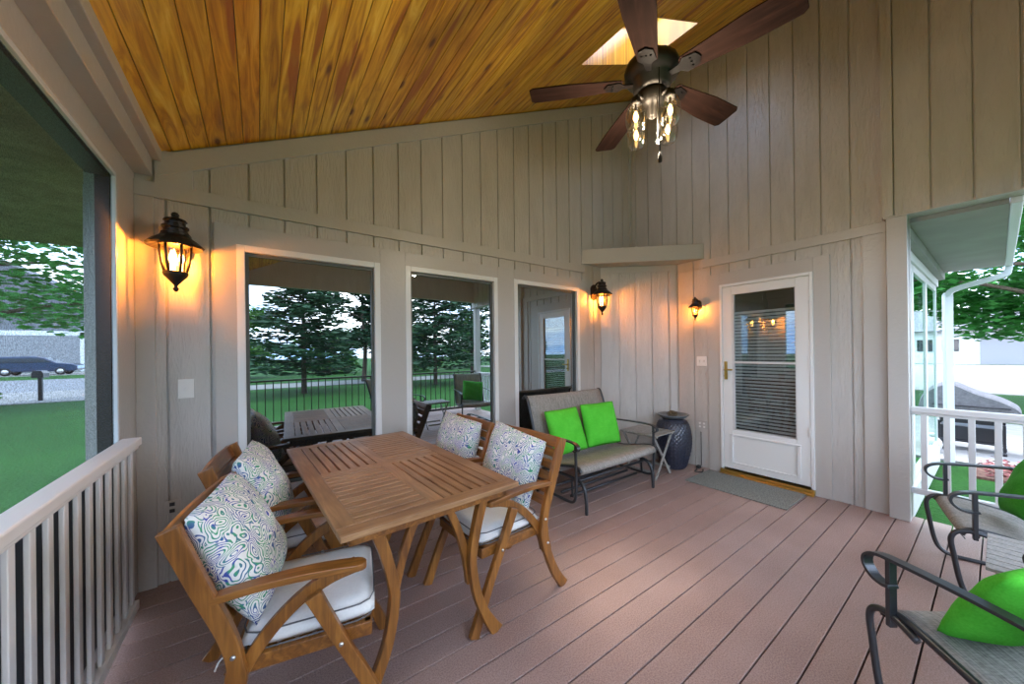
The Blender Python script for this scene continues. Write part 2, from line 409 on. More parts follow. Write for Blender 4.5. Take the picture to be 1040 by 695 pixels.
# door wall
DY0, DY1, DZ = 1.043, 1.89, 2.125
b = MB()
planks_y(b, XD, .55, .92, 1.791, 0, 2.37); planks_y(b, XD, .92, 2.025, 1.791, 2.2, 2.37); planks_y(b, XD, 2.025, 2.52, 1.791, 0, 2.37)
bb = MB()
planks_y(b, XD, .57, YW, 1.791, 2.36, zc(XD)+.03)
b.box(XD+.013, XD+.12, .43, DY0, 0, 2.3); b.box(XD+.013, XD+.12, DY1, YW+.1, 0, 2.3); b.box(XD+.013, XD+.12, DY0, DY1, DZ, 2.3)
b.box(XD+.013, XD+.12, .43, YW+.1, 2.3, zc(XD)+.1)
b.build('wall_right', M['siding'], bevel=.0015, kind='structure')
b = MB(); x0 = XD-.016; x1 = XD+.02
b.box(x0,x1,.92,DY0,0,2.26); b.box(x0,x1,DY1,2.025,0,2.26); b.box(x0,x1,DY0,DY1,DZ,2.26)
b.box(XD-.018,x1,.555,.70,0,2.362)
b.box(XD-.022,x1,.555,2.08,2.362,2.452)
b.build('trim_4', M['trim'], bevel=.002, kind='structure')
# inside corner trims
b = MB(); b.box(XD-.07,XD+.002,YW-.018,YW+.003,2.64,zc(XD)-.1); b.box(XD-.018,XD+.003,YW-.07,YW+.002,2.64,zc(XD)-.05)
b.build('trim_5', M['trim'], bevel=.002, kind='structure')
# diagonal corner wall
A = Vector((3.55,YW-.002,0)); B = Vector((XD-.002,2.43,0)); dv = (B-A).normalized(); L = (B-A).length; nv = Vector((dv.y,-dv.x,0))  # towards the room
def dm(off=0): # local x along diagonal, y toward room
    return Matrix(((dv.x,nv.x,0,A.x),(dv.y,nv.y,0,A.y),(0,0,1,0),(0,0,0,1)))
if nv.dot(Vector((-1,-1,0))) < 0: nv = -nv
b = MB(); g = .02
while g < L:
    a = g+GAP/2; c = min(g+.2032-GAP/2, L)
    if c-a > .01: b.box(a,c,-.014,0,0,2.5,dm())
    g += .2032
b.box(0,L,-.05,-.013,0,2.5,dm())
b.build('wall_diagonal', M['siding'], kind='structure')
b = MB(); b.box(-.005,.075,-.003,.014,0,2.48,dm()); b.box(L-.075,L+.005,-.003,.014,0,2.48,dm()); b.box(0,L,-.002,.012,2.39,2.48,dm())
b.build('trim_6', M['trim'], kind='structure')
# deep header shelf across the corner
b = MB(); b.prism([(3.21,YW-.001),(XD-.001,2.067),(XD-.001,YW-.001)], 2, 2.47, 2.648)
b.build('trim_7', M['trim'], bevel=.003, kind='structure')

# right-hand opening: header wall, post, railing
XH = 4.15
b = MB(); g = .50
b.box(XH+.012, XH+.14, YR-.1, .568, 2.47, zc(XH)+.05)
planks = []
g = .568-.065
b.box(XH-.012, XH+.012, .503, .568, 2.47, zc(XH)+.05)
while g > YR-.1:
    a = max(g-.2032, YR-.1); b.box(XH, XH+.012, a+GAP/2, g-GAP/2, 2.47, zc(XH)+.03); g -= .2032
b.box(XH-.004, XH+.16, YR-.1, .562, 2.455, 2.473)
b.build('wall_upper_right', M['siding'], bevel=.0015, kind='structure')
MB().box(XH+.005, XH+.125, .43, .548, 0, 2.457).build('post', M['trim'], bevel=.003, kind='structure')
def railing(name, label, p0, p1, zt, zb, mrail, step, bw, phase=0, rw=.06, rh=.045, group=None, bd=None, cap=None):
    p0 = Vector(p0); p1 = Vector(p1); d = (p1-p0); L = d.length; a = math.atan2(d.y,d.x)
    t = thing(name, label, 'railing', (p0.x,p0.y,0), a)
    tr = MB(); tr.box(0,L,-rw/2,rw/2,zt-rh,zt)
    if cap: tr.box(0,L,-rw/2+.012,rw/2-.012,zt-rh-.02,zt-rh)
    tr.build('top_rail', mrail, t, .006)
    MB().box(0,L,-.022,.022,zb,zb+.045).build('bottom_rail', mrail, t, .004)
    x = phase
    while x < L-.02:
        MB().box(x-bw/2,x+bw/2,-(bd or bw)/2,(bd or bw)/2,zb+.04,zt-rh+.002).build('baluster', mrail, t, .003); x += step
    return t
railing('porch_railing', 'white vinyl railing on the right side in front of the covered grill', (4.24,.43,0), (4.24,YR,0), .918, .22, M['vinyl'], .118, .034, .07, cap=1)

# left side: screen, frames, beam, post
b = MB(); b.box(XL-.075, XL, 2.745, YW+.0, 0, 2.36)
b.box(XL-.09, XL, YR, YW, 2.358, 2.52)
b.box(XL-.09, XL+.08, YR, YW-.02, 2.485, zc(XL)+.03)
b.box(XL-.09, XL+.12, YR, YW-.02, 2.585, zc(XL)+.06)
b.build('wall_left', M['trim'], bevel=.004, kind='structure')
MB().box(-.588,-.505,YW-.022,YW+.003,0,2.36).build('trim_8', M['trim'], bevel=.003, kind='structure')
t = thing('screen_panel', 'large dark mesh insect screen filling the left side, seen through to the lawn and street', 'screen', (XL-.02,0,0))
b = MB(); fw = .016
for a0,a1 in ((.95,2.745),(-1.3,.92)):
    b.box(0,.018,a0,a0+fw,.1,2.336); b.box(0,.018,a1-fw,a1,.1,2.336); b.box(0,.018,a0,a1,2.336,2.358); b.box(0,.018,a0,a1,.05,.1)
b.build('frame', M['gutter'], t, .002)
MB().box(-.055,-.004,2.728,2.7445,.02,2.355).build('post_shade_strip', M['fence'], t)  # added dark strip, its colour stands in for shade on the post's side face
MB().box(-.085,-.006,-1.3,2.727,2.325,2.356).build('beam_shade_strip', M['fence'], t)  # dark strip added to cover the grass-lit beam underside, shade as colour
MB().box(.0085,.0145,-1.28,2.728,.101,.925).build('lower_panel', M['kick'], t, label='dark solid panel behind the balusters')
for a0,a1 in ((.95,2.745),(-1.3,.92)):
    m_ = MB(); m_.add([(.004,a0+fw,.1),(.004,a1-fw,.1),(.004,a1-fw,2.336),(.004,a0+fw,2.336)],[(0,1,2,3)]); m_.build('screen_mesh', M['screen'], t)
# left railing
railing('porch_railing', 'white painted railing running along the left side under the insect screen', (-.545,2.742,0), (-.545,YR,0), .967, .06, M['rail'], .1125, .036, .03, rw=.075, rh=.04, bd=.014, cap=1)

# rear and front-right shell behind the camera
b = MB()
b.prism([(XL-.09,2.59),(XD+.12,2.59),(XD+.12,zc(XD)+.05),(XL-.09,zc(XL))], 1, YR-.1, YR)
b.build('wall_rear', M['siding'], kind='structure')
for k,(x_,y_) in enumerate(((XL-.09,YR-.1),(XD-.03,YR-.1))):
    MB().box(x_,x_+.12,y_,y_+.12,-.02,2.6).build('post', M['trim'], bevel=.003, kind='structure')
railing('porch_railing', 'thin dark metal railing at the far side of the porch, mirrored in the windows', (XL+.03,YR-.04,0), (XD-.03,YR-.04,0), .95, .08, M['fence'], .115, .014, .06, rw=.04, rh=.03)

# ------------------------------------------------------------------ ceiling with skylight
sx0,sx1,sy0,sy1 = 2.3935,3.3585,1.67,2.27
b = MB(); g = -5+.088*48  # board seams on multiples of .13 from -5
while g < XD+.05:
    a0 = max(g+.0015,-.49); a1 = min(g+.088-.0015, XD+.05)
    if a1-a0 > .01:
        spans = [(YR,YW)]
        if a1 > sx0 and a0 < sx1: spans = [(YR,sy0),(sy1,YW)]
        for q0,q1 in spans:
            b.prism([(a0,zc(a0)),(a1,zc(a1)),(a1,zc(a1)+.012),(a0,zc(a0)+.012)], 1, q0, q1)
    g += .088
b.build('ceiling', M['pine'], bevel=.002, kind='structure')
b = MB(); up = .03
for x0_,x1_,q0,q1 in ((-.7,sx0,YR,YW+.1),(sx1,XD+.2,YR,YW+.1),(sx0,sx1,YR,sy0),(sx0,sx1,sy1,YW+.1)):
    b.prism([(x0_,zc(x0_)+.011),(x1_,zc(x1_)+.011),(x1_,zc(x1_)+.16),(x0_,zc(x0_)+.16)], 1, q0, q1)
b.build('roof', M['houseroof'], kind='structure')
# shaft lined with pine
b = MB(); H_ = .42
def sl(x0_,x1_,q0,q1): b.prism([(x0_,zc(x0_)-.004),(x1_,zc(x1_)-.004),(x1_,zc(x1_)+H_),(x0_,zc(x0_)+H_)],1,q0,q1)
sl(sx0-.02,sx0+.004,sy0,sy1); sl(sx1-.004,sx1+.02,sy0,sy1); sl(sx0-.02,sx1+.02,sy0-.02,sy0+.004); sl(sx0-.02,sx1+.02,sy1-.004,sy1+.02)
b.build('skylight_shaft', M['pine'], kind='structure')
b = MB()
for z_ in (H_-.03,):
    b.prism([(sx0,zc(sx0)+z_),(sx0+.05,zc(sx0+.05)+z_),(sx0+.05,zc(sx0+.05)+H_+.03),(sx0,zc(sx0)+H_+.03)],1,sy0,sy1)
    b.prism([(sx1-.05,zc(sx1-.05)+z_),(sx1,zc(sx1)+z_),(sx1,zc(sx1)+H_+.03),(sx1-.05,zc(sx1-.05)+H_+.03)],1,sy0,sy1)
    b.prism([(sx0,zc(sx0)+z_),(sx1,zc(sx1)+z_),(sx1,zc(sx1)+H_+.03),(sx0,zc(sx0)+H_+.03)],1,sy0,sy0+.04)
    b.prism([(sx0,zc(sx0)+z_),(sx1,zc(sx1)+z_),(sx1,zc(sx1)+H_+.03),(sx0,zc(sx0)+H_+.03)],1,sy1-.04,sy1)
b.build('skylight_frame', M['skyframe'], kind='structure')

# ------------------------------------------------------------------ windows
for n_,(x0_,x1_,zt) in enumerate(WIN):
    w = bpy.data.objects.new('window_%d' % (n_+1), None); C.objects.link(w); w.location = (0,YW,0); w['kind'] = 'structure'
    b = MB(); f = .045
    b.box(x0_,x0_+f,-.02,.05,WB,zt); b.box(x1_-f,x1_,-.02,.05,WB,zt); b.box(x0_+f,x1_-f,-.02,.05,zt-f,zt); b.box(x0_+f,x1_-f,-.02,.05,WB,WB+f)
    fr = b.build('window_frame', M['white'], w, .003)
    b = MB(); g = .02
    b.box(x0_+f,x0_+f+g,.012,.05,WB+f,zt-f); b.box(x1_-f-g,x1_-f,.012,.05,WB+f,zt-f); b.box(x0_+f+g,x1_-f-g,.012,.05,zt-f-g,zt-f); b.box(x0_+f+g,x1_-f-g,.012,.05,WB+f,WB+f+g)
    b.build('sash', mat('sash_dark',(.10,.11,.10),.4), w)
    MB().box(x0_+f,x1_-f,.028,.034,WB+f,zt-f).build('pane', M['pane'], w)

# ------------------------------------------------------------------ storm door
dr = bpy.data.objects.new('door_1', None); C.objects.link(dr); dr.location = (XD,0,0); dr['kind'] = 'structure'
b = MB()   # local x=0 is wall plane
b.box(-.03,.04,DY0,DY0+.028,.055,DZ); b.box(-.03,.04,DY1-.028,DY1,.055,DZ); b.box(-.03,.04,DY0+.028,DY1-.028,DZ-.03,DZ)
b.build('door_frame', M['white'], dr, .003)
gy0,gy1 = 1.18,1.765
b = MB(); a0,a1 = DY0+.03, DY1-.03
b.box(-.022,.02,a0,gy0,.075,DZ-.033); b.box(-.022,.02,gy1,a1,.075,DZ-.033); b.box(-.022,.02,gy0,gy1,2.0,DZ-.033)
b.box(-.022,.02,gy0,gy1,.44,.505); b.box(-.022,.02,gy0,gy1,.075,.15)
b.box(-.012,.015,gy0,gy1,.15,.44)
b.box(-.028,-.018,gy0-.03,gy0,.14,.455); b.box(-.028,-.018,gy1,gy1+.03,.14,.455); b.box(-.028,-.018,gy0-.03,gy1+.03,.44,.46); b.box(-.028,-.018,gy0-.03,gy1+.03,.135,.15)
b.build('door_panel', M['white'], dr, .003)
b = MB(); b.box(-.018,.012,gy0,gy1,1.24,1.262); b.box(-.02,.01,gy0,gy0+.008,.5,2.0); b.box(-.02,.01,gy1-.022,gy1,.5,2.0); b.box(-.02,.01,gy0,gy1,.5,.512)
b.build('glass_frame', M['vinyl'], dr)
MB().box(.002,.006,gy0,gy1,.505,2.0).build('glass', M['doorpane'], dr)
b = MB()
z_ = .5
while z_ < 1.80:
    mt = Matrix.Translation((.055,(gy0+gy1)/2,z_)) @ Matrix.Rotation(R(52),4,'Y')
    b.cbox((0,0,0),(.030,gy1-gy0+.04,.002),mt); z_ += .036
b.build('window_blind', M['blind'], dr)
MB().box(.10,.115,DY0-.02,DY1+.02,-.05,DZ+.02).build('inner_door', M['dark'], dr)
b = MB(); b.box(-.05,.03,DY0-.0,DY1,.0,.052); b.box(-.075,-.04,DY0,DY1,0,.02)
b.build('threshold', M['brass'], dr, .004)
b = MB(); b.box(-.032,-.02,1.812,1.842,1.06,1.26)
b.sweep(sp([(-.03,1.827,1.17),(-.07,1.825,1.17),(-.078,1.80,1.17),(-.075,1.74,1.172)]),.009); b.ball((-.05,1.827,1.10),.012,6)
b.build('door_handle', M['brass'], dr)
b = MB()
for z_ in (.55,1.2,1.85): b.box(-.036,-.02,1.062,1.08,z_,z_+.09)
b.build('door_hinge', M['white'], dr)
# door mat
tag(MB().box(3.63,4.165,1.10,2.01,0.001,.012).build('door_mat', M['rug'], bevel=.004), 'grey speckled woven mat on the deck in front of the white door', 'mat')

# ------------------------------------------------------------------ wall plates
def plate(name, label, cat, loc, rz, w, h, kind):
    t = thing(name, label, cat, loc, rz)
    MB().box(-w/2,w/2,-.006,.001,-h/2,h/2).build('cover_plate', M['plate'] if kind == 'switch' else M['trim'], t, .002)
    n = 2 if w > .1 else 1
    for i in range(n):
        x = (i-(n-1)/2)*.05
        if kind == 'switch': MB().box(x-.006,x+.006,-.016,-.004,-.012,.012).build('toggle', M['plate'], t, .001)
        else:
            for z in (-.02,.02):
                MB().box(x-.012,x+.012,-.0085,-.004,z-.011,z+.011).build('socket', M['slot'] if kind == 'dark' else M['plate'], t, .001)
    return t
plate('light_switch', 'single white light switch plate left of the largest window', 'switch', (-.372,YW-.001,1.19), 0, .075, .12, 'switch')
plate('light_switch', 'double white light switch plate beside the white door under the small lamp', 'switch', (XD-.001,2.107,1.26), -PI/2, .12, .115, 'switch')
plate('outlet', 'beige double power outlet low on the wall between jar and door', 'outlet', (XD-.001,2.112,.50), -PI/2, .12, .09, 'socket')
plate('outlet', 'small outlet with dark sockets low on the wall behind the nearest chair', 'outlet', (-.44,YW-.001,.46), 0, .08, .085, 'dark')

# ------------------------------------------------------------------ pillows
def pillow(name, m, w, h, th, parent=None, n=18, seed=0):
    rnd = random.Random(seed); vs = []; fs = []
    def pt(u,v,s):
        x = u*w/2; y = v*h/2
        pin = 1-.07*(1-abs(u)**2)*(abs(v)**6)-.0; x2 = x*(1-.06*(1-v*v)**1*abs(u)**3); y2 = y*(1-.06*(1-u*u)*abs(v)**3)
        t = max(0,(1-abs(u)**2.6))**.62*max(0,(1-abs(v)**2.6))**.62
        wr = 1+.05*math.sin(5*u+3*v+seed)+.04*math.sin(9*v-4*u+seed*2)
        q_ = 1-.05*(u*u*v*v)**2; return (x2*q_, s*th/2*t*wr, y2*q_)
    for s in (-1,1):
        o = len(vs)
        for i in range(n+1):
            for j in range(n+1): vs.append(pt(2*i/n-1, 2*j/n-1, s))
        for i in range(n):
            for j in range(n):
                q = (o+i*(n+1)+j, o+(i+1)*(n+1)+j, o+(i+1)*(n+1)+j+1, o+i*(n+1)+j+1)
                fs.append(q if s > 0 else q[::-1])
    b = MB(); b.add(vs, fs, True)
    ob = b.build(name, m, parent)
    bpy_weld = ob.modifiers.new('weld','WELD'); bpy_weld.merge_threshold = .0008
    return ob

# ------------------------------------------------------------------ teak armchair (forward = +x)
def teak_chair():
    t = thing('dining_armchair', 'x', 'chair')
    W = .278
    for s in (-1,1):
        y0, y1 = (s*W-.0 if s < 0 else s*W-.03), (s*W+.03 if s < 0 else s*W)
        lg = MB().strip([(-.262,.875),(-.19,.68),(-.118,.49),(-.10,.36),(-.135,.22),(-.19,.10),(-.258,0)], lambda u: .058-.012*math.sin(u*PI)+(.012 if .45<u<.62 else 0), y0, y1).build('rear_leg', M['teak_z'], t, .004)
        y2, y3 = (y0+.030,y0+.058) if s < 0 else (y1-.058,y1-.030)
        MB().strip([(.25,.622),(.16,.598),(.06,.54),(-.03,.45),(-.10,.345),(-.13,.25)], lambda u: .05-.008*math.sin(u*PI), y2, y3).build('arm_brace', M['teak_z'], t, .004)
        MB().strip([(.115,.565),(.19,.40),(.28,.215),(.372,0)], lambda u: .052-.010*math.sin(u*PI), y0, y1).build('front_leg', M['teak_z'], t, .004)
        # armrest with rounded nose
        ax = s*(W-.022); poly = []
        for u in range(9):
            a = PI/2-PI*u/8; poly.append((.262+.022*math.cos(a), ax+.030*math.sin(a)))
        poly += [(-.165, ax-.022),(-.165, ax+.022)]
        ab = MB(); n = len(poly); vs = []
        def zarm(x): return .628+.016*math.sin((x+.17)/.45*PI)
        # split along x for the slight arch
        xs = [-.165+.04*k for k in range(11)]+[.255,.272,.281,.285]
        for x in xs:
            hw = .022+.010*min(1,(x+.165)/.3)
            if x > .25: hw *= math.sqrt(max(.02,1-((x-.25)/.0352)**2))
            for (yy,zz) in ((-hw,-.012),(hw,-.012),(hw,.012),(-hw,.012)): vs.append((x,ax+yy,zarm(x)+zz))
        fs = [(3,2,1,0),(4*len(xs)-4,4*len(xs)-3,4*len(xs)-2,4*len(xs)-1)]
        for i in range(len(xs)-1):
            for j in range(4): fs.append((4*i+j,4*i+4+j,4*i+4+(j+1)%4,4*i+(j+1)%4)[::-1])
        ab.add(vs,fs); ab.build('armrest', M['teak_x'], t, .003)
        for (x,z) in ((-.105,.44),(-.12,.30),(.2,.375)):
            bo = MB(); bo.lathe([(.0001,-.004),(.008,-.004),(.007,.003),(.0001,.004)],(0,0,0),10)
            bo.xf(Matrix.Translation((x,s*(W+.002),z)) @ Matrix.Rotation(-s*PI/2,4,'X'))
            bo.build('bolt', M['chrome'], t)
    b = MB(); b.box(-.13,.30,-.235,-.205,.345,.395); b.box(-.13,.30,.205,.235,.345,.395); b.box(.275,.302,-.228,.228,.345,.395); b.box(-.13,-.10,-.228,.228,.345,.395)
    for k in range(7): b.box(-.10+.054*k,-.10+.054*k+.042,-.21,.21,.378,.393)
    b.build('seat_frame', M['teak_y'], t, .003)
    MB().box(-.12,.235,-.012,.012,.30,.33).build('stretcher', M['teak_x'], t, .003)
    # back rest: curved top rail and slats between the posts
    b = MB()
    def bp(z): return -.118-.144*((z-.49)/.385)
    for z in (.52,.585,.65,.715,.78,.84):
        pts = [(bp(z)-.012*(1-(2*k/10-1)**2), -.255+.051*k, z) for k in range(11)]
        hh = .044 if z < .8 else .06
        vs = []
        for (x,y,zz) in pts:
            for (dx,dz) in ((-.007,-hh/2),(.007,-hh/2),(.007-.373*hh,hh/2),(-.007-.373*hh,hh/2)): vs.append((x+dx,y,zz+dz))
        fs = [(3,2,1,0),(40,41,42,43)]
        for i in range(10):
            for j in range(4): fs.append((4*i+j,4*i+(j+1)%4,4*i+4+(j+1)%4,4*i+4+j))
        b.add(vs,fs)
    b.build('backrest', M['teak_y'], t, .002)
    # cushion
    c = MB(); n = 14; vs = []; fs = []
    x0,x1,y_ = -.105,.315,.235
    for s in (0,1):
        o = len(vs)
        for i in range(n+1):
            for j in range(n+1):
                u = 2*i/n-1; v = 2*j/n-1
                e = (max(0,1-abs(u)**8)*max(0,1-abs(v)**8))**.35
                z = .436+(1 if s else -1)*.043*e+(.006*(1-u*u)*(1-v*v) if s else 0)
                vs.append(((x0+x1)/2+u*(x1-x0)/2*(1-.02*v*v), v*y_*(1-.015*u*u), z))
        for i in range(n):
            for j in range(n):
                q = (o+i*(n+1)+j,o+(i+1)*(n+1)+j,o+(i+1)*(n+1)+j+1,o+i*(n+1)+j+1); fs.append(q if s else q[::-1])
    c.add(vs,fs,True); cu = c.build('seat_cushion', M['cushion'], t, label='cream seat cushion with grey piping')
    cu.modifiers.new('weld','WELD').merge_threshold = .001
    for z in (.466,.408):
        pts = []
        for k in range(48):
            a = 2*PI*k/48; cc = math.cos(a); ss = math.sin(a); q = (abs(cc)**8+abs(ss)**8)**(-1/8)
            pts.append(((x0+x1)/2+cc*q*(x1-x0)/2*.985, ss*q*y_*.985, z+.001))
        MB().sweep(pts,.0028,n=5,closed=True).build('piping', M['piping'], cu)
    MB().sweep(sp([(-.11,-.2,.42),(-.15,-.225,.41),(-.165,-.23,.38)]),.003,n=5).build('tie', M['cushion'], cu)
    return t
ch0 = teak_chair()
GRP = None
def PLACE(o, label, x, y, deg): o['label'] = label; at(o,(x,y,0),R(deg)); return o
PLACE(ch0, 'teak armchair nearest the camera, left of the table by the white railing', .085, 1.705, -12)
ch0['group'] = 'teak armchairs around the dining table'
c2 = copy_tree(ch0); PLACE(c2, 'teak armchair left of the table, behind the nearest chair and close to the largest window', .09, 2.40, -7)
c3 = copy_tree(ch0); PLACE(c3, 'teak armchair at the right front corner of the table with its whole side showing', 1.185, 1.825, 183)
c4 = copy_tree(ch0); PLACE(c4, 'teak armchair at the far right of the table, half hidden, near the middle window', 1.115, 2.475, 181)

def put_pillow(o, label, c, yaw_, lean, roll=0, group=None):
    ya, le, ro = R(yaw_), R(lean), R(roll)
    n = Vector((math.cos(ya)*math.cos(le), math.sin(ya)*math.cos(le), math.sin(le))); a = Vector((-math.sin(ya), math.cos(ya), 0)); u = n.cross(a)
    A_ = a*math.cos(ro)+u*math.sin(ro); B_ = u*math.cos(ro)-a*math.sin(ro)
    o.matrix_world = Matrix(((A_.x,-n.x,B_.x,c[0]),(A_.y,-n.y,B_.y,c[1]),(A_.z,-n.z,B_.z,c[2]),(0,0,0,1)))
    return tag(o, label, 'pillow', group)
pp = [pillow('throw_pillow', M['paisley'], .47,.47,.18, seed=s) for s in (1,2,3,4)]
G1 = 'paisley pillows on the teak chairs'
put_pillow(pp[0], 'blue and green paisley pillow on the nearest left chair, largest of the four', (-.055,1.75,.685), -14, 24, 3, G1)
put_pillow(pp[1], 'paisley pillow on the left chair close to the largest window', (.02,2.34,.70), -8, 22, 1, G1)
put_pillow(pp[2], 'paisley pillow on the chair at the right front corner of the table', (1.285,1.875,.675), 193, 14, -10, G1)
put_pillow(pp[3], 'paisley pillow on the far right chair in front of the middle window', (1.22,2.52,.675), 193, 14, -6, G1)

# ------------------------------------------------------------------ dining table
tb = thing('dining_table', 'rectangular slatted teak dining table with four curved X legs among the armchairs', 'table', (.588,2.175,0), R(3))
hw, hl, zt, th = .405, .765, .75, .024
fx = MB(); fy = MB()
r = .075
fx.box(-hw,hw,-hl,-hl+r,zt-th,zt); fx.box(-hw,hw,hl-r,hl,zt-th,zt); fx.box(-hw+r,hw-r,-.03,-.0015,zt-th,zt); fx.box(-hw+r,hw-r,.0015,.03,zt-th,zt)
fy.box(-hw,-hw+r,-hl+r+.001,hl-r-.001,zt-th,zt); fy.box(hw-r,hw,-hl+r+.001,hl-r-.001,zt-th,zt); fy.box(-.03,.03,-hl+r,-.03,zt-th,zt); fy.box(-.03,.03,.03,hl-r,zt-th,zt)
def slats(b, x0,x1,y0,y1, along, n):
    gp = .012
    if along == 'x':
        s = (y1-y0)/n
        for k in range(n): b.box(x0,x1,y0+k*s+gp/2,y0+(k+1)*s-gp/2,zt-.02,zt-.0005)
    else:
        s = (x1-x0)/n
        for k in range(n): b.box(x0+k*s+gp/2,x0+(k+1)*s-gp/2,y0,y1,zt-.02,zt-.0005)
slats(fx,-hw+r,-.03,-hl+r,-.03,'x',12); slats(fy,.03,hw-r,-hl+r,-.03,'y',6)
slats(fy,-hw+r,-.03,.03,hl-r,'y',6); slats(fx,.03,hw-r,.03,hl-r,'x',12)
o = len(fx.v); fx.f += [tuple(i+o for i in f) for f in fy.f]; fx.v += fy.v; fx.mi += [1]*len(fy.f); fx.smooth += fy.smooth
fx.build('tabletop', [M['top_x'],M['top_y']], tb, .0025)
b = MB(); b.box(-hw+.04,hw-.04,-hl+.05,-hl+.075,zt-.07,zt-th); b.box(-hw+.04,hw-.04,hl-.075,hl-.05,zt-.07,zt-th); b.box(-hw+.04,-hw+.065,-hl+.05,hl-.05,zt-.07,zt-th); b.box(hw-.065,hw-.04,-hl+.05,hl-.05,zt-.07,zt-th); b.box(-.02,.02,-hl+.07,hl-.07,zt-.06,zt-th)
b.build('apron', M['teak_y'], tb, .003)
for ye in (-1,1):
    yy = ye*(hl-.095)
    for s in (-1,1):
        yo = yy
        MB().strip([(s*.265,.715),(s*.225,.60),(s*.19,.45),(s*.188,.36),(s*.215,.22),(s*.265,.10),(s*.325,0)], lambda u: .050-.010*math.sin(u*PI)+.016*max(0,u-.8)*5, yo-.018, yo+.018).build('leg', M['teak_z'], tb, .004)
        MB().strip([(s*.06,.71),(s*.12,.58),(s*.168,.42),(s*.190,.28)], .036, yo+ye*-.047, yo+ye*-.018).build('leg_brace', M['teak_z'], tb, .004)

# ------------------------------------------------------------------ sling seats
def sling_profile(loveseat):
    return sp([(.30,0,.345),(.315,0,.375),(.285,0,.405),(.20,0,.405),(.0,0,.365),(-.16,0,.345),(-.235,0,.375),(-.275,0,.47),(-.345,0,.72),(-.415,0,.915),(-.455,0,.945),(-.48,0,.925)],6)
def sling_seat(t, W, arm_open=True):
    ARM = [(-.335,.635),(-.25,.645),(0,.638),(.22,.62),(.31,.607),(.352,.58),(.355,.545),(.325,.515),(.285,.508),(.255,.515)] if arm_open else [(-.34,.60),(-.2,.612),(.05,.62),(.22,.618),(.285,.605),(.312,.58),(.305,.555),(.28,.545),(.262,.556)]
    P = sling_profile(0); hw = W/2-.02
    b = MB(); vs = []; n = len(P); nw = 10
    for p in P:
        for k in range(nw+1):
            v = 2*k/nw-1; vs.append((p.x, v*hw, p.z-.008*(1-v*v)))
    fs = [(i*(nw+1)+k,(i+1)*(nw+1)+k,(i+1)*(nw+1)+k+1,i*(nw+1)+k+1) for i in range(n-1) for k in range(nw)]
    b.add(vs,fs,True); o = b.build('sling', M['sling'], t); q = o.modifiers.new('sol','SOLIDIFY'); q.thickness = .006; q.offset = 0
    for s in (-1,1):
        MB().sweep([(p.x,s*(W/2-.012),p.z-.004) for p in P[6:]],.014).build('side_rail', M['metal'], t)
    MB().sweep([(-.15,y_,.325) for y_ in (-W/2+.02,W/2-.02)],.012).build('cross_bar', M['metal'], t)
    MB().sweep([(.26,y_,.37) for y_ in (-W/2+.02,W/2-.02)],.012).build('cross_bar', M['metal'], t)
    for s in (-1,1):
        y = s*(W/2+.012)
        b = MB(); b.sweep(sp([(a_,y,c_) for a_,c_ in ARM],6), .040,.012, up=(0,0,1))
        b.build('armrest', M['metal'], t, .002)
def spring_chair(name, label, loc, deg, W=.60):
    t = thing(name, label, 'chair', loc, R(deg)); sling_seat(t, W)
    for s in (-1,1):
        y = s*(W/2+.006)
        MB().sweep([(.27,y,.36),(.27,y,.612)],.028,.018,up=(1,0,0)).build('arm_post', M['metal'], t, .002)
        MB().sweep(sp([(.18,y,.375),(.26,y,.398),(.325,y,.39),(.355,y,.345),(.345,y,.25),(.325,y,.12),(.30,y,.05),(.25,y,.017),(.15,y,.012),(-.1,y,.012),(-.33,y,.012)],6),.0125).build('leg', M['metal'], t)
    for x in (-.32,.0): MB().sweep([(x,-W/2-.0,.013),(x,W/2+.0,.013)],.012).build('base_bar', M['metal'], t)
    return t
spring_chair('patio_chair', 'dark metal sling chair in the front right corner, nearest the camera', (1.955,-.155,0), 52)
spring_chair('patio_chair', 'dark metal sling chair at right beside the white railing and grill', (3.431,-.112,0), 103)
g = thing('glider_bench', 'two seat grey sling glider bench under the rightmost window', 'bench', (2.71,2.42,0), R(-90))
Wg = 1.12; sling_seat(g, Wg, False)
for s in (-1,1):
    y = s*(Wg/2+.006)
    MB().sweep(sp([(.27,y,.612),(.275,y,.45),(.275,y,.25),(.262,y,.14),(.22,y,.10),(.12,y,.095),(-.15,y,.10),(-.29,y,.12),(-.32,y,.2),(-.30,y,.40)],5),.013).build('arm_frame', M['metal'], g)
    y2 = s*(Wg/2-.075)
    MB().sweep(sp([(.315,y2,0),(.312,y2,.12),(.29,y2,.215),(.235,y2,.262),(.12,y2,.272),(-.12,y2,.272),(-.24,y2,.255),(-.305,y2,.20),(-.335,y2,.10),(-.345,y2,0)],5),.015).build('leg', M['metal'], g)
    MB().sweep([(.16,y2+s*.02,.265),(.17,y2+s*.02,.11)],.022,.006,up=(0,1,0)).build('glide_link', M['metal'], g)
    MB().sweep([(-.20,y2+s*.02,.26),(-.19,y2+s*.02,.11)],.022,.006,up=(0,1,0)).build('glide_link', M['metal'], g)
for x,z in ((.21,.255),(-.22,.252),(.12,.10),(-.15,.10),(.0,.098)):
    MB().sweep([(x,-Wg/2+.075,z),(x,Wg/2-.075,z)],.012).build('cross_bar', M['metal'], g)
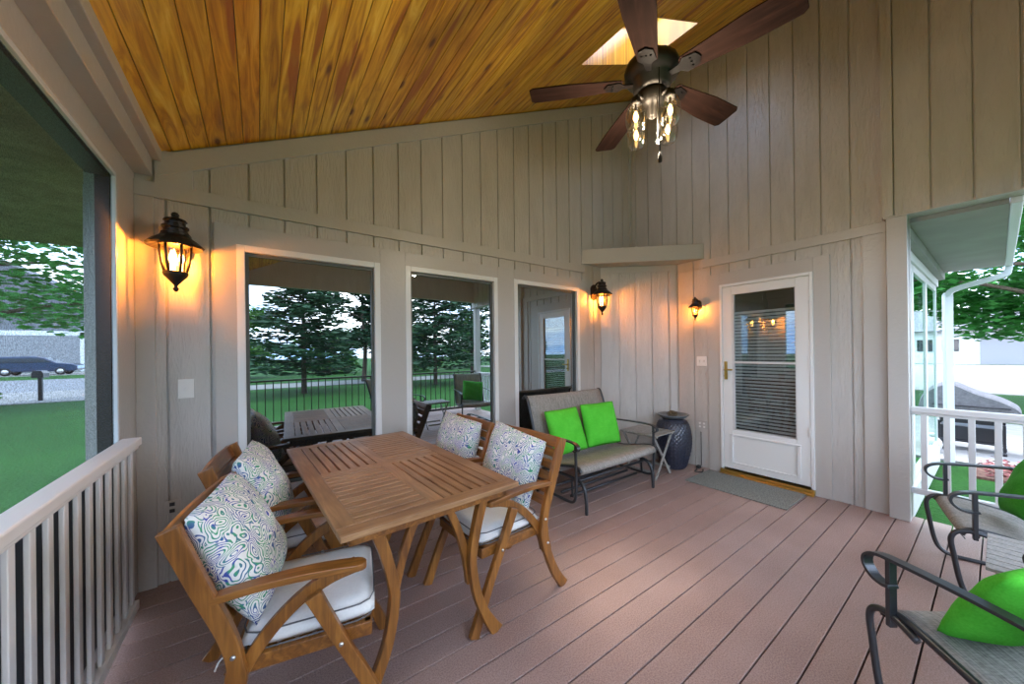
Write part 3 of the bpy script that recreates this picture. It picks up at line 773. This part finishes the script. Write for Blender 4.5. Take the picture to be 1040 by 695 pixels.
# green pillows on the bench
gp1 = pillow('green_pillow', M['green'], .46,.46,.15, seed=5); gp2 = pillow('green_pillow', M['green'], .47,.47,.15, seed=6)
put_pillow(gp1, 'bright green square pillow on the left of the glider bench', (2.47,2.60,.60), -91, 21, 1, 'green pillows on the glider bench')
put_pillow(gp2, 'bright green square pillow at the middle of the glider bench, right one of the pair', (2.955,2.575,.61), -100, 16, 1, 'green pillows on the glider bench')
gp3 = pillow('green_pillow', M['green'], .42,.42,.15, seed=7); gp4 = pillow('green_pillow', M['green_dark'], .42,.42,.15, seed=8)
put_pillow(gp3, 'green pillow with a small white tag on the nearest sling chair', (1.965,-.065,.575), 52, 34, -6, 'green pillows on the sling chairs')
MB().box(-.20,-.165,-.052,-.049,-.13,-.105).build('care_tag', M['vinyl'], gp3)
put_pillow(gp4, 'darker green pillow leaning on the sling chair beside the white railing', (3.43,-.12,.625), 103, 24, 8, 'green pillows on the sling chairs')

# ------------------------------------------------------------------ folding side tables
def side_table(label, loc, deg):
    t = thing('side_table', label, 'table', loc, R(deg), )
    b = MB(); n = 8; L_ = .46; w_ = .40
    for k in range(n): b.box(-w_/2,w_/2,-L_/2+k*L_/n+.004,-L_/2+(k+1)*L_/n-.004,.468,.482)
    b.box(-w_/2+.03,-w_/2+.055,-L_/2+.01,L_/2-.01,.45,.468); b.box(w_/2-.055,w_/2-.03,-L_/2+.01,L_/2-.01,.45,.468)
    b.build('tabletop', M['slatgrey'], t, .002)
    for s in (-1,1):
        y = s*.19
        for q in (-1,1):
            yy = y + (-.008 if q > 0 else .008)
            d = .43; MB().sweep([(q*.165,yy,.455),(-q*.165,yy,.0)],.028,.014,up=(0,1,0)).build('leg', M['slatgrey'], t, .002)
    for x in (-.16,.16): MB().box(x-.008,x+.008,-.18,.18,.06,.085).build('stretcher', M['slatgrey'], t)
    return t
side_table('grey slatted folding side table between the glider bench and the blue jar', (3.555,2.41,0), 2)
side_table('grey slatted folding side table between the two sling chairs at the right edge', (2.64,-.16,0), 90)

# ------------------------------------------------------------------ jar
j = thing('ceramic_jar', 'tall dark blue woven texture jar on the deck in the corner left of the door', 'jar', (3.965,2.335,0))
prof = [(.11,0),(.135,.012),(.165,.10),(.192,.22),(.202,.33),(.195,.43),(.17,.52),(.14,.565),(.125,.578)]
pp_ = [Vector((a,0,c)) for a,c in prof]; pr = [(p.x,p.z) for p in smooth_path(pp_,8)]
def weave(r_,z_,a): return r_+.007*math.sin(a*28+ (PI if int(z_/.022)%2 else 0))*(1 if .02<z_<.56 else 0)+.002*math.sin(z_*2*PI/.022)
b = MB(); b.lathe(pr,(0,0,0),112,True,fr=weave); b.build('body', M['pot'], j)
b = MB(); b.lathe([(.06,.575),(.10,.58),(.15,.60),(.175,.622),(.178,.63),(.17,.632),(.13,.612),(.05,.60),(.001,.60)],(0,0,0),40); b.build('lid_dish', M['bowl'], j)
cn = MB(); cn.ball((0,0,0),.035,8,(1.3,1,.8))
for k in range(26):
    a = k*2.4; z = -.022+.044*(k/25); rr = .04*math.sqrt(max(.05,1-(z/.03)**2)); cn.cbox((rr*math.cos(a)*1.25,rr*math.sin(a),z),(.014,.014,.006), None)
o_ = cn.build('pine_cone', M['cone']); o_.scale = (1.25,)*3; o_.location = (3.93,2.32,.642); tag(o_, 'small brown pine cone lying in the dish on top of the blue jar', 'pine cone')
# plugged cord on the deck
b = MB(); b.sweep(sp([(4.19,2.165,.012),(4.12,2.13,.010),(4.05,2.10,.008),(3.98,2.08,.008),(4.02,2.02,.008),(4.12,2.06,.008)]),.006,n=6); b.box(4.13,4.175,2.11,2.145,.0,.03); b.sweep([(4.205,2.12,.02),(4.205,2.12,.42)],.004,n=6)
tag(b.build('power_cord', M['slot']), 'thin black power cord and plug on the deck between jar and mat', 'cord')

# ------------------------------------------------------------------ ceiling fan
FX,FY,FZ,FR,FP = 1.713,1.107,2.847,.659,1.095
yaw = R(36.6483)
fan = thing('ceiling_fan', 'five blade ceiling fan with dark bronze motor and wooden blades under the pine ceiling', 'fan', (FX,FY,0))
zt_ = zc(FX)
MB().lathe([(.001,zt_-.10),(.03,zt_-.10),(.055,zt_-.075),(.07,zt_-.03),(.072,zt_+.03),(.001,zt_+.03)],n=24).build('canopy', M['bronze'], fan)
MB().lathe([(.013,2.98),(.013,zt_-.08)],n=12).build('downrod', M['bronze'], fan)
mo = MB().lathe([(.001,2.99),(.035,2.99),(.05,2.965),(.105,2.955),(.135,2.93),(.142,2.90),(.138,2.875),(.118,2.855),(.10,2.84),(.095,2.80),(.078,2.785),(.001,2.785)],n=40,fr=lambda r_,z_,a: r_*(1+.012*math.cos(a*24)) if r_>.1 else r_).build('motor_housing', M['bronze'], fan)
lk = MB().lathe([(.001,2.79),(.072,2.79),(.078,2.765),(.072,2.735),(.05,2.715),(.03,2.70),(.024,2.66),(.012,2.65),(.001,2.645)],n=28).build('light_fitter', M['bronze'], fan)
for k in range(5):
    a = FP+k*2*PI/5; mt = Matrix.Rotation(a,4,'Z') @ Matrix.Translation((0,0,FZ)) @ Matrix.Rotation(R(-11),4,'X')
    pts = []; n = 24
    def hwid(x): return .048+.027*min(1,(x-.155)/.30)
    top = []; x = .155
    xs = [.155,.165,.19,.25,.35,.45,.55,.60,.64,.652,FR]
    up_ = []; dn = []
    for x in xs:
        e = 1.0
        if x < .165: e = .75
        if x > .64: e = 1-.22*(x-.64)/(FR-.64)
        up_.append((x,hwid(x)*e)); dn.append((x,-hwid(x)*e))
    poly = dn+up_[::-1]
    b = MB(); b.prism(poly,2,-.004,.004); bl = b.build('blade', M['blade'], fan, .002); bl.matrix_parent_inverse = Matrix.Identity(4); bl.matrix_local = mt
    b = MB(); b.prism([(.12,-.016),(.15,-.02),(.175,-.045),(.235,-.035),(.25,0),(.235,.035),(.175,.045),(.15,.02),(.12,.016),(.09,.014),(.09,-.014)],2,-.011,-.0045)
    for q in (-.022,0,.022): b.ball((.205,q,-.011),.006,5)
    b.build('blade_iron', M['iron'], fan).matrix_local = mt
Fd = Vector((math.sin(yaw),math.cos(yaw),0)); Rd = Vector((math.cos(yaw),-math.sin(yaw),0))
for ang_ in (80,170,260,350):
    c = Vector((math.cos(R(ang_)),math.sin(R(ang_)),0))*.118
    b = MB(); b.sweep(sp([Vector((0,0,2.735))+c*.35, Vector((0,0,2.74))+c*.75, Vector((0,0,2.735))+c*.95, Vector((0,0,2.71))+c]),.008)
    b.lathe([(.001,2.725),(.022,2.72),(.026,2.70),(.026,2.685),(.001,2.685)],(c.x,c.y,0),16); b.lathe([(.001,2.69),(.007,2.69),(.007,2.652),(.001,2.65)],(c.x,c.y,0),10); b.build('lamp_arm', M['bronze'], fan)
    sh = MB(); sh.lathe([(.026,2.692),(.040,2.675),(.050,2.645),(.053,2.61),(.049,2.575),(.036,2.55),(.022,2.543)],(c.x,c.y,0),24)
    sh.f = sh.f[:-2]; sh.mi = sh.mi[:-2]; sh.smooth = sh.smooth[:-2]
    s_ = sh.build('lamp_shade', M['globe'], fan)
    b = MB(); b.lathe([(.003,2.652),(.008,2.645),(.013,2.628),(.011,2.61),(.004,2.598),(.001,2.596)],(c.x,c.y,0),14); b.build('bulb', M['glow_fan'], fan)
b = MB(); ca = Fd*-.115
b.sweep([(ca.x-.01,ca.y,2.83),(ca.x-.01,ca.y,2.40)],.0028,n=5); b.lathe([(.001,2.345),(.010,2.35),(.011,2.375),(.004,2.40),(.001,2.405)],(ca.x-.01,ca.y,0),10)
b.build('pull_chain', M['bronze'], fan)
b = MB(); ca = Fd*-.06+Rd*.005
b.sweep([(ca.x,ca.y,2.73),(ca.x,ca.y,2.50)],.0024,n=5); b.lathe([(.001,2.47),(.007,2.478),(.007,2.495),(.001,2.505)],(ca.x,ca.y,0),10)
b.build('pull_chain', M['chrome'], fan)

# ------------------------------------------------------------------ wall lanterns
def lantern(label, loc, rz, s=1.0):
    """local: wall plane y=0, room towards -y; z=0 at glass centre"""
    t = thing('wall_lantern', label, 'lamp', loc, rz)
    yb = -.145*s
    def L_(prof, c=None, n=8, sm=False, m='bronze', name='x'):
        b = MB(); b.lathe([(max(r_,.0005)*s,z_*s) for r_,z_ in prof],(0,yb,0),n,sm,ang=PI/8); return b
    b = MB(); pr_ = [(.001,.115),(.022,.12),(.030,.135),(.026,.15)]
    # wall plate and arm
    b.prism([(-.045*s,.02*s),(-.052*s,.06*s),(-.052*s,.15*s),(-.03*s,.185*s),(0,.20*s),(.03*s,.185*s),(.052*s,.15*s),(.052*s,.06*s),(.045*s,.02*s),(0,.0)],1,-.018*s,.0)
    b.sweep([(x,y,z) for x,y,z in sp([(0,-.01*s,.14*s),(0,-.05*s,.195*s),(0,-.10*s,.215*s),(0,yb,.19*s),(0,yb,.165*s)])],.010*s)
    b.build('wall_bracket', M['bronze'], t)
    b = L_([(.0,.085),(.060,.075),(.118,.048),(.124,.058),(.095,.088),(.068,.108),(.062,.118),(.062,.128),(.050,.134),(.050,.150),(.058,.156),(.058,.166),(.044,.172),(.044,.190),(.052,.196),(.046,.206),(.024,.214),(.014,.222),(.018,.232),(.012,.244),(.0,.25)],n=16,sm=False)
    b.build('roof_cap', M['bronze'], t)
    b = MB()
    for k in range(6):
        a = 2*PI*k/6
        def P(r_,z_): return (r_*s*math.cos(a), yb+r_*s*math.sin(a), z_*s)
        b.sweep([P(.064,.075),P(.062,.02),P(.056,-.04),P(.044,-.095)],.0070*s,n=5)
    b.lathe([(.060*s,.058*s),(.072*s,.058*s),(.072*s,.078*s),(.060*s,.078*s)],(0,yb,0),18,False)
    b.build('cage', M['bronze'], t)
    b = MB(); b.lathe([(.040*s,-.09*s),(.050*s,-.04*s),(.056*s,.02*s),(.058*s,.07*s)],(0,yb,0),18); b.f = b.f[:-2]; b.mi = b.mi[:-2]; b.smooth = b.smooth[:-2]
    b.build('lamp_glass', M['lantern_glass'], t)
    b = L_([(.0,-.20),(.008,-.195),(.014,-.182),(.007,-.172),(.010,-.16),(.030,-.135),(.050,-.112),(.056,-.095),(.052,-.088),(.0,-.088)],n=16,sm=True); b.build('finial_base', M['bronze'], t)
    b = MB(); n = 3 if s > .8 else 1
    for k in range(n):
        a = 2*PI*k/3+.4; r_ = .024 if n > 1 else 0
        b.lathe([(.006*s,-.085*s),(.006*s,-.03*s)],(r_*s*math.cos(a),yb+r_*s*math.sin(a),0),8)
        b.lathe([(.006*s,-.035*s),(.013*s,-.015*s),(.011*s,.005*s),(.003*s,.03*s),(.0005,.038*s)],(r_*s*math.cos(a),yb+r_*s*math.sin(a),0),10)
    b.build('bulb', M['glow'], t)
    return t
lamps = []
lantern('large bronze wall lantern glowing left of the largest window', (-.390,YW-.02,1.985), 0, 1.05)
lantern('bronze wall lantern glowing between the rightmost window and the corner', (3.405,YW-.0,2.035), 0, 1.0)
lantern('small bronze wall lantern glowing left of the white door', (XD-.001,2.135,1.865), -PI/2, .62)
def point(loc, power, col, rad=.03):
    l = bpy.data.lights.new('lamp_light','POINT'); l.energy = power; l.color = col; l.shadow_soft_size = rad
    o = bpy.data.objects.new('lamp_light', l); C.objects.link(o); o.location = loc; return o
OR = (1,.31,.035)
point((-.390,YW-.17,1.985), 16, OR, .02); point((3.405,YW-.145,2.035), 15, OR, .02); point((XD-.09,2.135,1.865), 6, OR, .015)
for ang_ in (80,170,260,350):
    c = Vector((math.cos(R(ang_)),math.sin(R(ang_)),0))*.118; point((FX+c.x,FY+c.y,2.55), 3.6, (1,.86,.68), .03)

# ------------------------------------------------------------------ outside
GZ = -.25
b = MB(); S = 120
b.add([(-S,-S,GZ),(S,-S,GZ),(S,S,GZ),(-S,S,GZ)],[(0,1,2,3)]); b.build('ground', M['grass'], kind='structure')
def slab(name, m, x0,x1,y0,y1,h=.02): return MB().box(x0,x1,y0,y1,GZ-.05,GZ+h).build(name, m, kind='structure')
slab('sidewalk', M['concrete'], -60,3,20.5,27); slab('road', M['road'], -60,3,27,41.5,.015); slab('driveway', M['concrete'], -60,3,50,60,.02)
slab('sidewalk', M['concrete'], -40,50,-17.5,-14.5)
slab('driveway', M['concrete'], 20,50,-30,30); slab('flower_bed', M['mulch'], 7.15,7.85,-2.4,.22,.03)
slab('patio', M['concrete'], 7.86,12.4,-6,2.5,.035)

# house front continuing at left, seen through the screen, with its deep eave
MB().box(-.795,-.60,YW+.05,YW+.3,-.3,2.4).build('outer_wall_corner', M['siding'], kind='structure')
MB().box(-4.2,-.66,1.45,5.5,2.50,2.62).build('outer_eave', M['eave'], kind='structure')

# wing of the house at right: wall with tall windows, soffit, gutter, downspout
b = MB(); b.box(4.36,7.66,.50,.60,2.24,2.46); b.box(4.36,7.66,.50,.60,-.30,.0)
b.build('wing_wall', M['vinyl'], kind='structure')
for k,(x0_,x1_) in enumerate(((4.40,5.35),(5.35,6.5),(6.5,7.66))):
    w = bpy.data.objects.new('window_%d' % (4+k), None); C.objects.link(w); w['kind'] = 'structure'
    b = MB(); f = .07
    b.box(x0_,x0_+f,.52,.545,.0,2.24); b.box(x1_-f,x1_,.52,.545,.0,2.24); b.box(x0_+f,x1_-f,.52,.545,2.17,2.24); b.box(x0_+f,x1_-f,.52,.545,.0,.07); b.build('window_frame', M['vinyl'], w)
    MB().box(x0_+f,x1_-f,.53,.535,.07,2.17).build('pane', M['wingpane'], w)
b = MB(); b.box(4.312,7.64,-.055,.62,2.42,2.46); b.box(4.30,7.66,.44,.52,2.33,2.42)
b.build('wing_soffit', M['soffit'], kind='structure')
t = thing('downspout', 'white gutter downspout bending from the eave to the corner of the right wing', 'downspout', (0,0,0))
MB().box(4.30,7.72,-.115,-.057,2.41,2.52).build('gutter', M['gutter'], t, .01)
MB().sweep(sp([(7.66,-.085,2.44),(7.66,-.08,2.36),(7.66,-.03,2.30),(7.66,.33,2.19),(7.67,.41,2.12),(7.68,.42,2.0),(7.68,.42,1.0),(7.68,.42,-.25)],5),.085,.06,up=(0,1,0)).build('pipe', M['gutter'], t, .008)

# kettle grill with a cover
gr = thing('barbecue_grill', 'black wheeled barbecue grill under a grey hood behind the right railing', 'grill', (8.9,.27,GZ+.035), R(90)); gr.scale = (.82,.9,.86)
b = MB()
prof = [(-.56,.78),(-.52,.86),(-.34,.98),(-.05,1.10),(.22,1.24),(.42,1.17),(.58,1.0),(.64,.78)]
P_ = smooth_path([Vector((p[0],0,p[1])) for p in prof],5); vs = []; n = len(P_)
for p in P_:
    for (yy,dz) in ((-.29,-.06),(-.24,-.015),(0,0),(.24,-.015),(.29,-.06)): vs.append((p.x,yy,p.z+dz))
fs = [(5*i+k,5*i+k+1,5*i+6+k,5*i+5+k) for i in range(n-1) for k in range(4)]
o2 = len(vs)
b.add(vs,fs,True); b.prism([(p.x,p.z-.062) for p in P_],1,-.288,.288)
b.build('hood', M['cover'], gr)
b = MB(); b.prism([(-.42,.76),(-.34,.50),(.34,.50),(.42,.76)],1,-.25,.25); b.build('firebox', M['black'], gr, .02)
b = MB(); b.box(-.40,.40,-.24,.24,.16,.19); b.box(-.37,.37,-.22,.22,.19,.44); b.build('cabinet', M['black'], gr, .01)
for x in (-.38,.38):
    for y in (-.22,.22): MB().box(x-.018,x+.018,y-.018,y+.018,.06,.52).build('leg', M['black'], gr)
for y in (-.25,.25):
    b = MB(); b.lathe([(.02,-.025),(.09,-.025),(.1,-.012),(.1,.012),(.09,.025),(.02,.025)],(0,0,0),20); b.xf(Matrix.Translation((.36,y,.10)) @ Matrix.Rotation(PI/2,4,'X')); b.build('wheel', M['tyre'], gr)
for y in (-.22,.22): MB().lathe([(.001,0),(.03,0),(.03,.06),(.001,.06)],(-.38,y,0),12).build('foot', M['black'], gr)
for k in range(4):
    b = MB(); b.lathe([(.001,0),(.022,0),(.026,.02),(.001,.022)],(0,0,0),12); b.xf(Matrix.Translation((-.27+.18*k,.262,.63)) @ Matrix.Rotation(-PI/2,4,'X')); b.build('knob', M['chrome'], gr)
b = MB(); b.sweep([(-.45,.33,.82),(.45,.33,.82)],.014); b.sweep([(-.42,.25,.82),(-.42,.33,.82)],.01); b.sweep([(.42,.25,.82),(.42,.33,.82)],.01); b.build('handle', M['black'], gr)
b = MB(); b.ball((0,0,0),.14,8,(1,1,1.0)); b.lathe([(.03,.12),(.06,.13),(.06,.19),(.03,.19)],(0,0,0),12); o_ = b.build('gas_cylinder', M['tank']); o_.scale = (.75,.75,.85); o_.location = (8.32,.62,GZ+.035+.12); tag(o_, 'pale gas cylinder standing behind the railing at the foot of the grill', 'gas cylinder')

# trees
def leaves(b, cx,cy,cz, rx,ry,rz_, n, size, rnd, shell=.55):
    for _ in range(n):
        while True:
            v = Vector((rnd.uniform(-1,1),rnd.uniform(-1,1),rnd.uniform(-1,1)))
            if shell < v.length < 1: break
        p = Vector((cx+v.x*rx,cy+v.y*ry,cz+v.z*rz_)); s = size*rnd.uniform(.6,1.3)
        q = Matrix.Rotation(rnd.uniform(0,6.28),3,'Z') @ Matrix.Rotation(rnd.uniform(-1.2,1.2),3,'X')
        b.add([p+q@Vector((-s,0,0)),p+q@Vector((0,-s*.5,0)),p+q@Vector((s,0,0)),p+q@Vector((0,s*.5,0))],[(0,1,2,3)])
def broad_tree(name, label, x, y, h, r, m, seed, cr=None, n=5200, size=.16, low=.35, cat='tree', group=None):
    rnd = random.Random(seed); t = thing(name, label, cat, (x,y,GZ), 0, group)
    b = MB(); b.sweep(sp([(0,0,0),(.1,0,h*.3),(-.05,.1,h*.6),(0,0,h*.85)]),h*.022,n=8,taper=lambda u:1-.7*u)
    for k in range(9):
        a = k*2.4; z = h*(.32+.06*k); e = r*.8
        b.sweep(sp([(0,0,z),(e*.5*math.cos(a),e*.5*math.sin(a),z+h*.06),(e*math.cos(a),e*math.sin(a),z+h*.08)]),h*.009,n=6,taper=lambda u:1-.7*u)
    b.build('trunk', M['bark'], t)
    b = MB()
    for k in range(22):
        a = rnd.uniform(0,6.28); u = rnd.uniform(low,1); rr = r*math.sqrt(max(.05,1-((u-.6)/.55)**2))*rnd.uniform(.3,.9)
        q = r*rnd.uniform(.28,.42); leaves(b, rr*math.cos(a),rr*math.sin(a),h*u,q,q,q*.6,n//22,size,rnd,.2)
    b.build('foliage', m, t); return t
def pine_tree(label, x, y, h, r, seed, n=5000):
    rnd = random.Random(seed); t = thing('pine_tree', label, 'tree', (x,y,GZ), 0, None)
    b = MB(); b.sweep([(0,0,0),(0,0,h)],h*.016,n=8,taper=lambda u:1-.85*u)
    tips = []
    for k in range(46):
        u = .12+.86*k/46; a = k*2.4; e = r*(1-u)**.75*rnd.uniform(.7,1.15)+.25; z = h*u
        b.sweep([(0,0,z),(e*.5*math.cos(a),e*.5*math.sin(a),z+e*.05),(e*math.cos(a),e*math.sin(a),z+e*.16)],h*.004,n=5,taper=lambda u:1-.6*u)
        tips.append((a,e,z))
    b.build('trunk', M['bark'], t)
    b = MB()
    for a,e,z in tips:
        for _ in range(n//46):
            u = rnd.uniform(.25,1.05); p = Vector((e*u*math.cos(a),e*u*math.sin(a),z+e*.14*u*u)); sprd = .10+.14*e*(1-abs(u-.6))
            p += Vector((rnd.gauss(0,sprd),rnd.gauss(0,sprd),rnd.gauss(0,.10))); s = rnd.uniform(.10,.22)
            q = Matrix.Rotation(rnd.uniform(0,6.28),3,'Z') @ Matrix.Rotation(rnd.uniform(-.9,.9),3,'X')
            b.add([p+q@Vector((-s,0,0)),p+q@Vector((0,-s*.28,.02)),p+q@Vector((s,0,0)),p+q@Vector((0,s*.28,-.02))],[(0,1,2,3)])
    b.build('foliage', M['pinegr'], t); return t
# right: maple beyond the grill
broad_tree('maple_tree', 'large bright green maple over the driveway, right of the downspout', 17, -.9, 7.6, 4.6, M['maple'], 11, n=42000, size=.12, low=.20)
broad_tree('maple_tree', 'leafy maple seen through the tall openings of the right wing', 22, 8.2, 7.6, 4.0, M['maple'], 13, n=20000, size=.13, low=.14)
# left: street tree, seen through the screen
broad_tree('maple_tree', 'broad leafy street tree hanging over the road behind the insect screen', -7.2, 19, 9, 4.6, M['maple'], 12, n=13000, size=.14, low=.36)
# behind: mirrored in the windows
pine_tree('tall spreading pine mirrored in the left half of the largest window', 1.5, -11.2, 6.6, 2.3, 21, 9000)
broad_tree('leafy_tree', 'grey green leafy tree mirrored in the right half of the largest window', 4.9, -16, 6.6, 2.6, M['pinegr'], 31, n=9000, size=.16, low=.25)
pine_tree('dense pine mirrored in the middle window behind the railing', 7.3, -11.2, 6.8, 2.4, 23, 9000)
pine_tree('pine mirrored in the middle window nearest its right edge', 12.3, -16.5, 8.0, 2.6, 24, 8000)
pine_tree('slender pine mirrored at the left edge of the largest window', -3.9, -12.5, 5.2, 2.0, 25, 6000)
for k in range(9):
    broad_tree('shrub', 'broad round shrub in the row across the path, mirrored in the windows', -14+6.3*k, -25-(k%2)*2, 3.9+.5*(k%3), 2.9, M['shrub'], 40+k, n=3000, size=.22, low=.12, cat='shrub', group='shrubs in the row across the path')
for k,(x,y,lab) in enumerate(((30,-4.5,'far leafy tree across the driveway near the right edge'),(68,6,'distant tree behind the pale building beyond the driveway'))):
    broad_tree('maple_tree', lab, x, y, 8, 4.4, M['maple'], 60+k, n=9000, size=.22, low=.22)
# flowers by the walkway, uncountable
b = MB(); rnd = random.Random(5)
for _ in range(500): leaves(b, rnd.uniform(7.2,7.8), rnd.uniform(-2.2,.15), GZ+rnd.uniform(.05,.16), .05,.05,.03, 3, .03, rnd, .1)
tag(b.build('flowers', M['flower']), 'low red and pink flowers in the mulch bed beyond the railing', 'flowers', kind='stuff')
tag((lambda bb:(leaves(bb,0,0,0,1.0,.8,.5,900,.10,random.Random(9),.3),bb.build('bush',M['shrub']))[1])(MB()), 'small rounded bush on the lawn near the sidewalk at the far left', 'bush').location = (-8.0,20.0,GZ+.35)

# garage house across the street
hs = thing('neighbour_house', 'pale grey house with a wide garage door across the street, seen through the screen', 'house', (0,0,GZ))
MB().box(-34,-13.2,62,72,0,6.6).build('wall', M['house'], hs)
b = MB(); b.prism([(-35,6.3),(-12.2,6.3),(-23.6,13)],1,61.2,73); b.build('roof', M['houseroof'], hs)
MB().box(-24,-16.2,61.9,62.02,0,4.0).build('garage_door', M['garage'], hs)
b = MB(); b.box(-24.4,-24,61.85,62,0,4.4); b.box(-16.2,-15.8,61.85,62,0,4.4); b.box(-24.4,-15.8,61.85,62,4,4.5); b.build('garage_trim', M['white'], hs)
MB().box(-31,-28,61.9,62.02,1.2,3.6).build('window', M['carglass'], hs)
# building beyond the driveway at right
hb = thing('neighbour_house', 'low pale building beyond the driveway at the right edge', 'house', (0,0,GZ))
MB().box(52,58,-9,9,0,3.2).build('wall', M['vinyl'], hb); MB().prism([(51,3.1),(59,3.1),(55,5.4)],1,-9.6,9.6).build('roof', M['houseroof'], hb)
MB().box(51.9,52.02,-3,1,0,2.4).build('garage_door', M['garage'], hb)
for k in range(3): MB().box(51.9,52.02,2.2+k*1.6,3.2+k*1.6,1.2,2.3).build('window', M['carglass'], hb)
# car
car = thing('parked_car', 'dark blue estate car parked in the driveway of the grey house', 'car', (-16.2,52.5,GZ+.02), 0)
prof = [(-2.5,.45),(-2.52,.85),(-2.35,1.05),(-2.15,1.55),(-1.95,1.68),(.2,1.70),(.55,1.60),(1.25,1.12),(2.2,1.0),(2.5,.82),(2.52,.45),(2.3,.32),(-2.3,.32)]
MB().prism(prof,1,-.92,.92).build('body', M['carpaint'], car, .08)
MB().prism([(-2.02,1.12),(-1.9,1.55),(.15,1.57),(.45,1.5),(1.05,1.14)],1,-.935,.935).build('side_windows', M['carglass'], car, .01)
for x in (-1.55,1.5):
    for y in (-.85,.85):
        b = MB(); b.lathe([(.02,-.1),(.30,-.1),(.34,-.06),(.34,.06),(.30,.1),(.02,.1)],(0,0,0),24); b.xf(Matrix.Translation((x,y,.34)) @ Matrix.Rotation(PI/2,4,'X')); w_ = b.build('wheel', M['tyre'], car)
        b = MB(); b.lathe([(.02,-.105),(.2,-.105),(.2,.105),(.02,.105)],(0,0,0),16); b.xf(Matrix.Translation((x,y,.34)) @ Matrix.Rotation(PI/2,4,'X')); b.build('hub', M['chrome'], w_)
for y in (-.8,.8): MB().cbox((-2.5,y,.92),(.06,.2,.2)).build('tail_lamp', M['tail'], car)
# mailbox by the road
mb = thing('mailbox', 'small dark mailbox on a post at the edge of the lawn, seen through the screen', 'mailbox', (-6.6,21.5,GZ))
MB().box(-.05,.05,-.05,.05,0,.9).build('post', M['black'], mb); b = MB(); b.prism([(-.14,.88),(.14,.88),(.14,1.05),(.09,1.14),(-.09,1.14),(-.14,1.05)],1,-.25,.25); b.build('box', M['black'], mb)

# ------------------------------------------------------------------ light
w = bpy.data.worlds.new('sky'); sc.world = w; w.use_nodes = True; nt = w.node_tree; nt.nodes.clear()
out = nt.nodes.new('ShaderNodeOutputWorld'); bg = nt.nodes.new('ShaderNodeBackground')
tc = nt.nodes.new('ShaderNodeTexCoord'); mp = nt.nodes.new('ShaderNodeMapping'); mp.inputs['Scale'].default_value = (1,1,2.6)
nz = nt.nodes.new('ShaderNodeTexNoise'); nz.inputs['Scale'].default_value = 2.6; nz.inputs['Detail'].default_value = 7; nz.inputs['Roughness'].default_value = .6
rp = nt.nodes.new('ShaderNodeValToRGB'); rp.color_ramp.elements[0].position = .42; rp.color_ramp.elements[0].color = (.30,.48,.85,1); rp.color_ramp.elements[1].position = .60; rp.color_ramp.elements[1].color = (.95,.96,1,1)
nt.links.new(tc.outputs['Generated'], mp.inputs['Vector']); nt.links.new(mp.outputs[0], nz.inputs['Vector']); nt.links.new(nz.outputs[0], rp.inputs[0])
nt.links.new(rp.outputs[0], bg.inputs[0]); bg.inputs[1].default_value = 2.9; nt.links.new(bg.outputs[0], out.inputs[0])
s = bpy.data.lights.new('sun','SUN'); s.energy = 1.4; s.angle = R(11); s.color = (1,.95,.86)
so = bpy.data.objects.new('sun', s); C.objects.link(so); dirv = Vector((-1.05,-.55,-4.25)); so.rotation_euler = dirv.to_track_quat('-Z','Y').to_euler()

# ------------------------------------------------------------------ camera
f = 359.73; cx = 530.83; cy = 356.86
yaw, pit, rol = R(36.6483), R(.0335), R(-.6784)
F = Vector((math.sin(yaw)*math.cos(pit),math.cos(yaw)*math.cos(pit),math.sin(pit)))
R0 = Vector((math.cos(yaw),-math.sin(yaw),0)); U0 = R0.cross(F)
Rv = R0*math.cos(rol)+U0*math.sin(rol); Uv = U0*math.cos(rol)-R0*math.sin(rol)
cam = bpy.data.cameras.new('camera'); co = bpy.data.objects.new('camera', cam); C.objects.link(co)
co.matrix_world = Matrix(((Rv.x,Uv.x,-F.x,0),(Rv.y,Uv.y,-F.y,0),(Rv.z,Uv.z,-F.z,1.4),(0,0,0,1)))
cam.sensor_width = 36; cam.sensor_fit = 'HORIZONTAL'; cam.lens = f*36/1040
cam.shift_x = (520-cx)/1040; cam.shift_y = (cy-347.5)/1040; cam.clip_start = .02; cam.clip_end = 400
sc.camera = co
sc.view_settings.view_transform = 'Standard'; sc.view_settings.look = 'None'; sc.view_settings.gamma = 1; sc.view_settings.use_curve_mapping = False
sc.view_settings.exposure = 1.62
sc.cycles.max_bounces = 10; sc.cycles.diffuse_bounces = 6; sc.cycles.glossy_bounces = 5; sc.cycles.transparent_max_bounces = 16
sc.cycles.caustics_reflective = False; sc.cycles.caustics_refractive = False; sc.cycles.sample_clamp_indirect = 6
sc.cycles.use_denoising = True
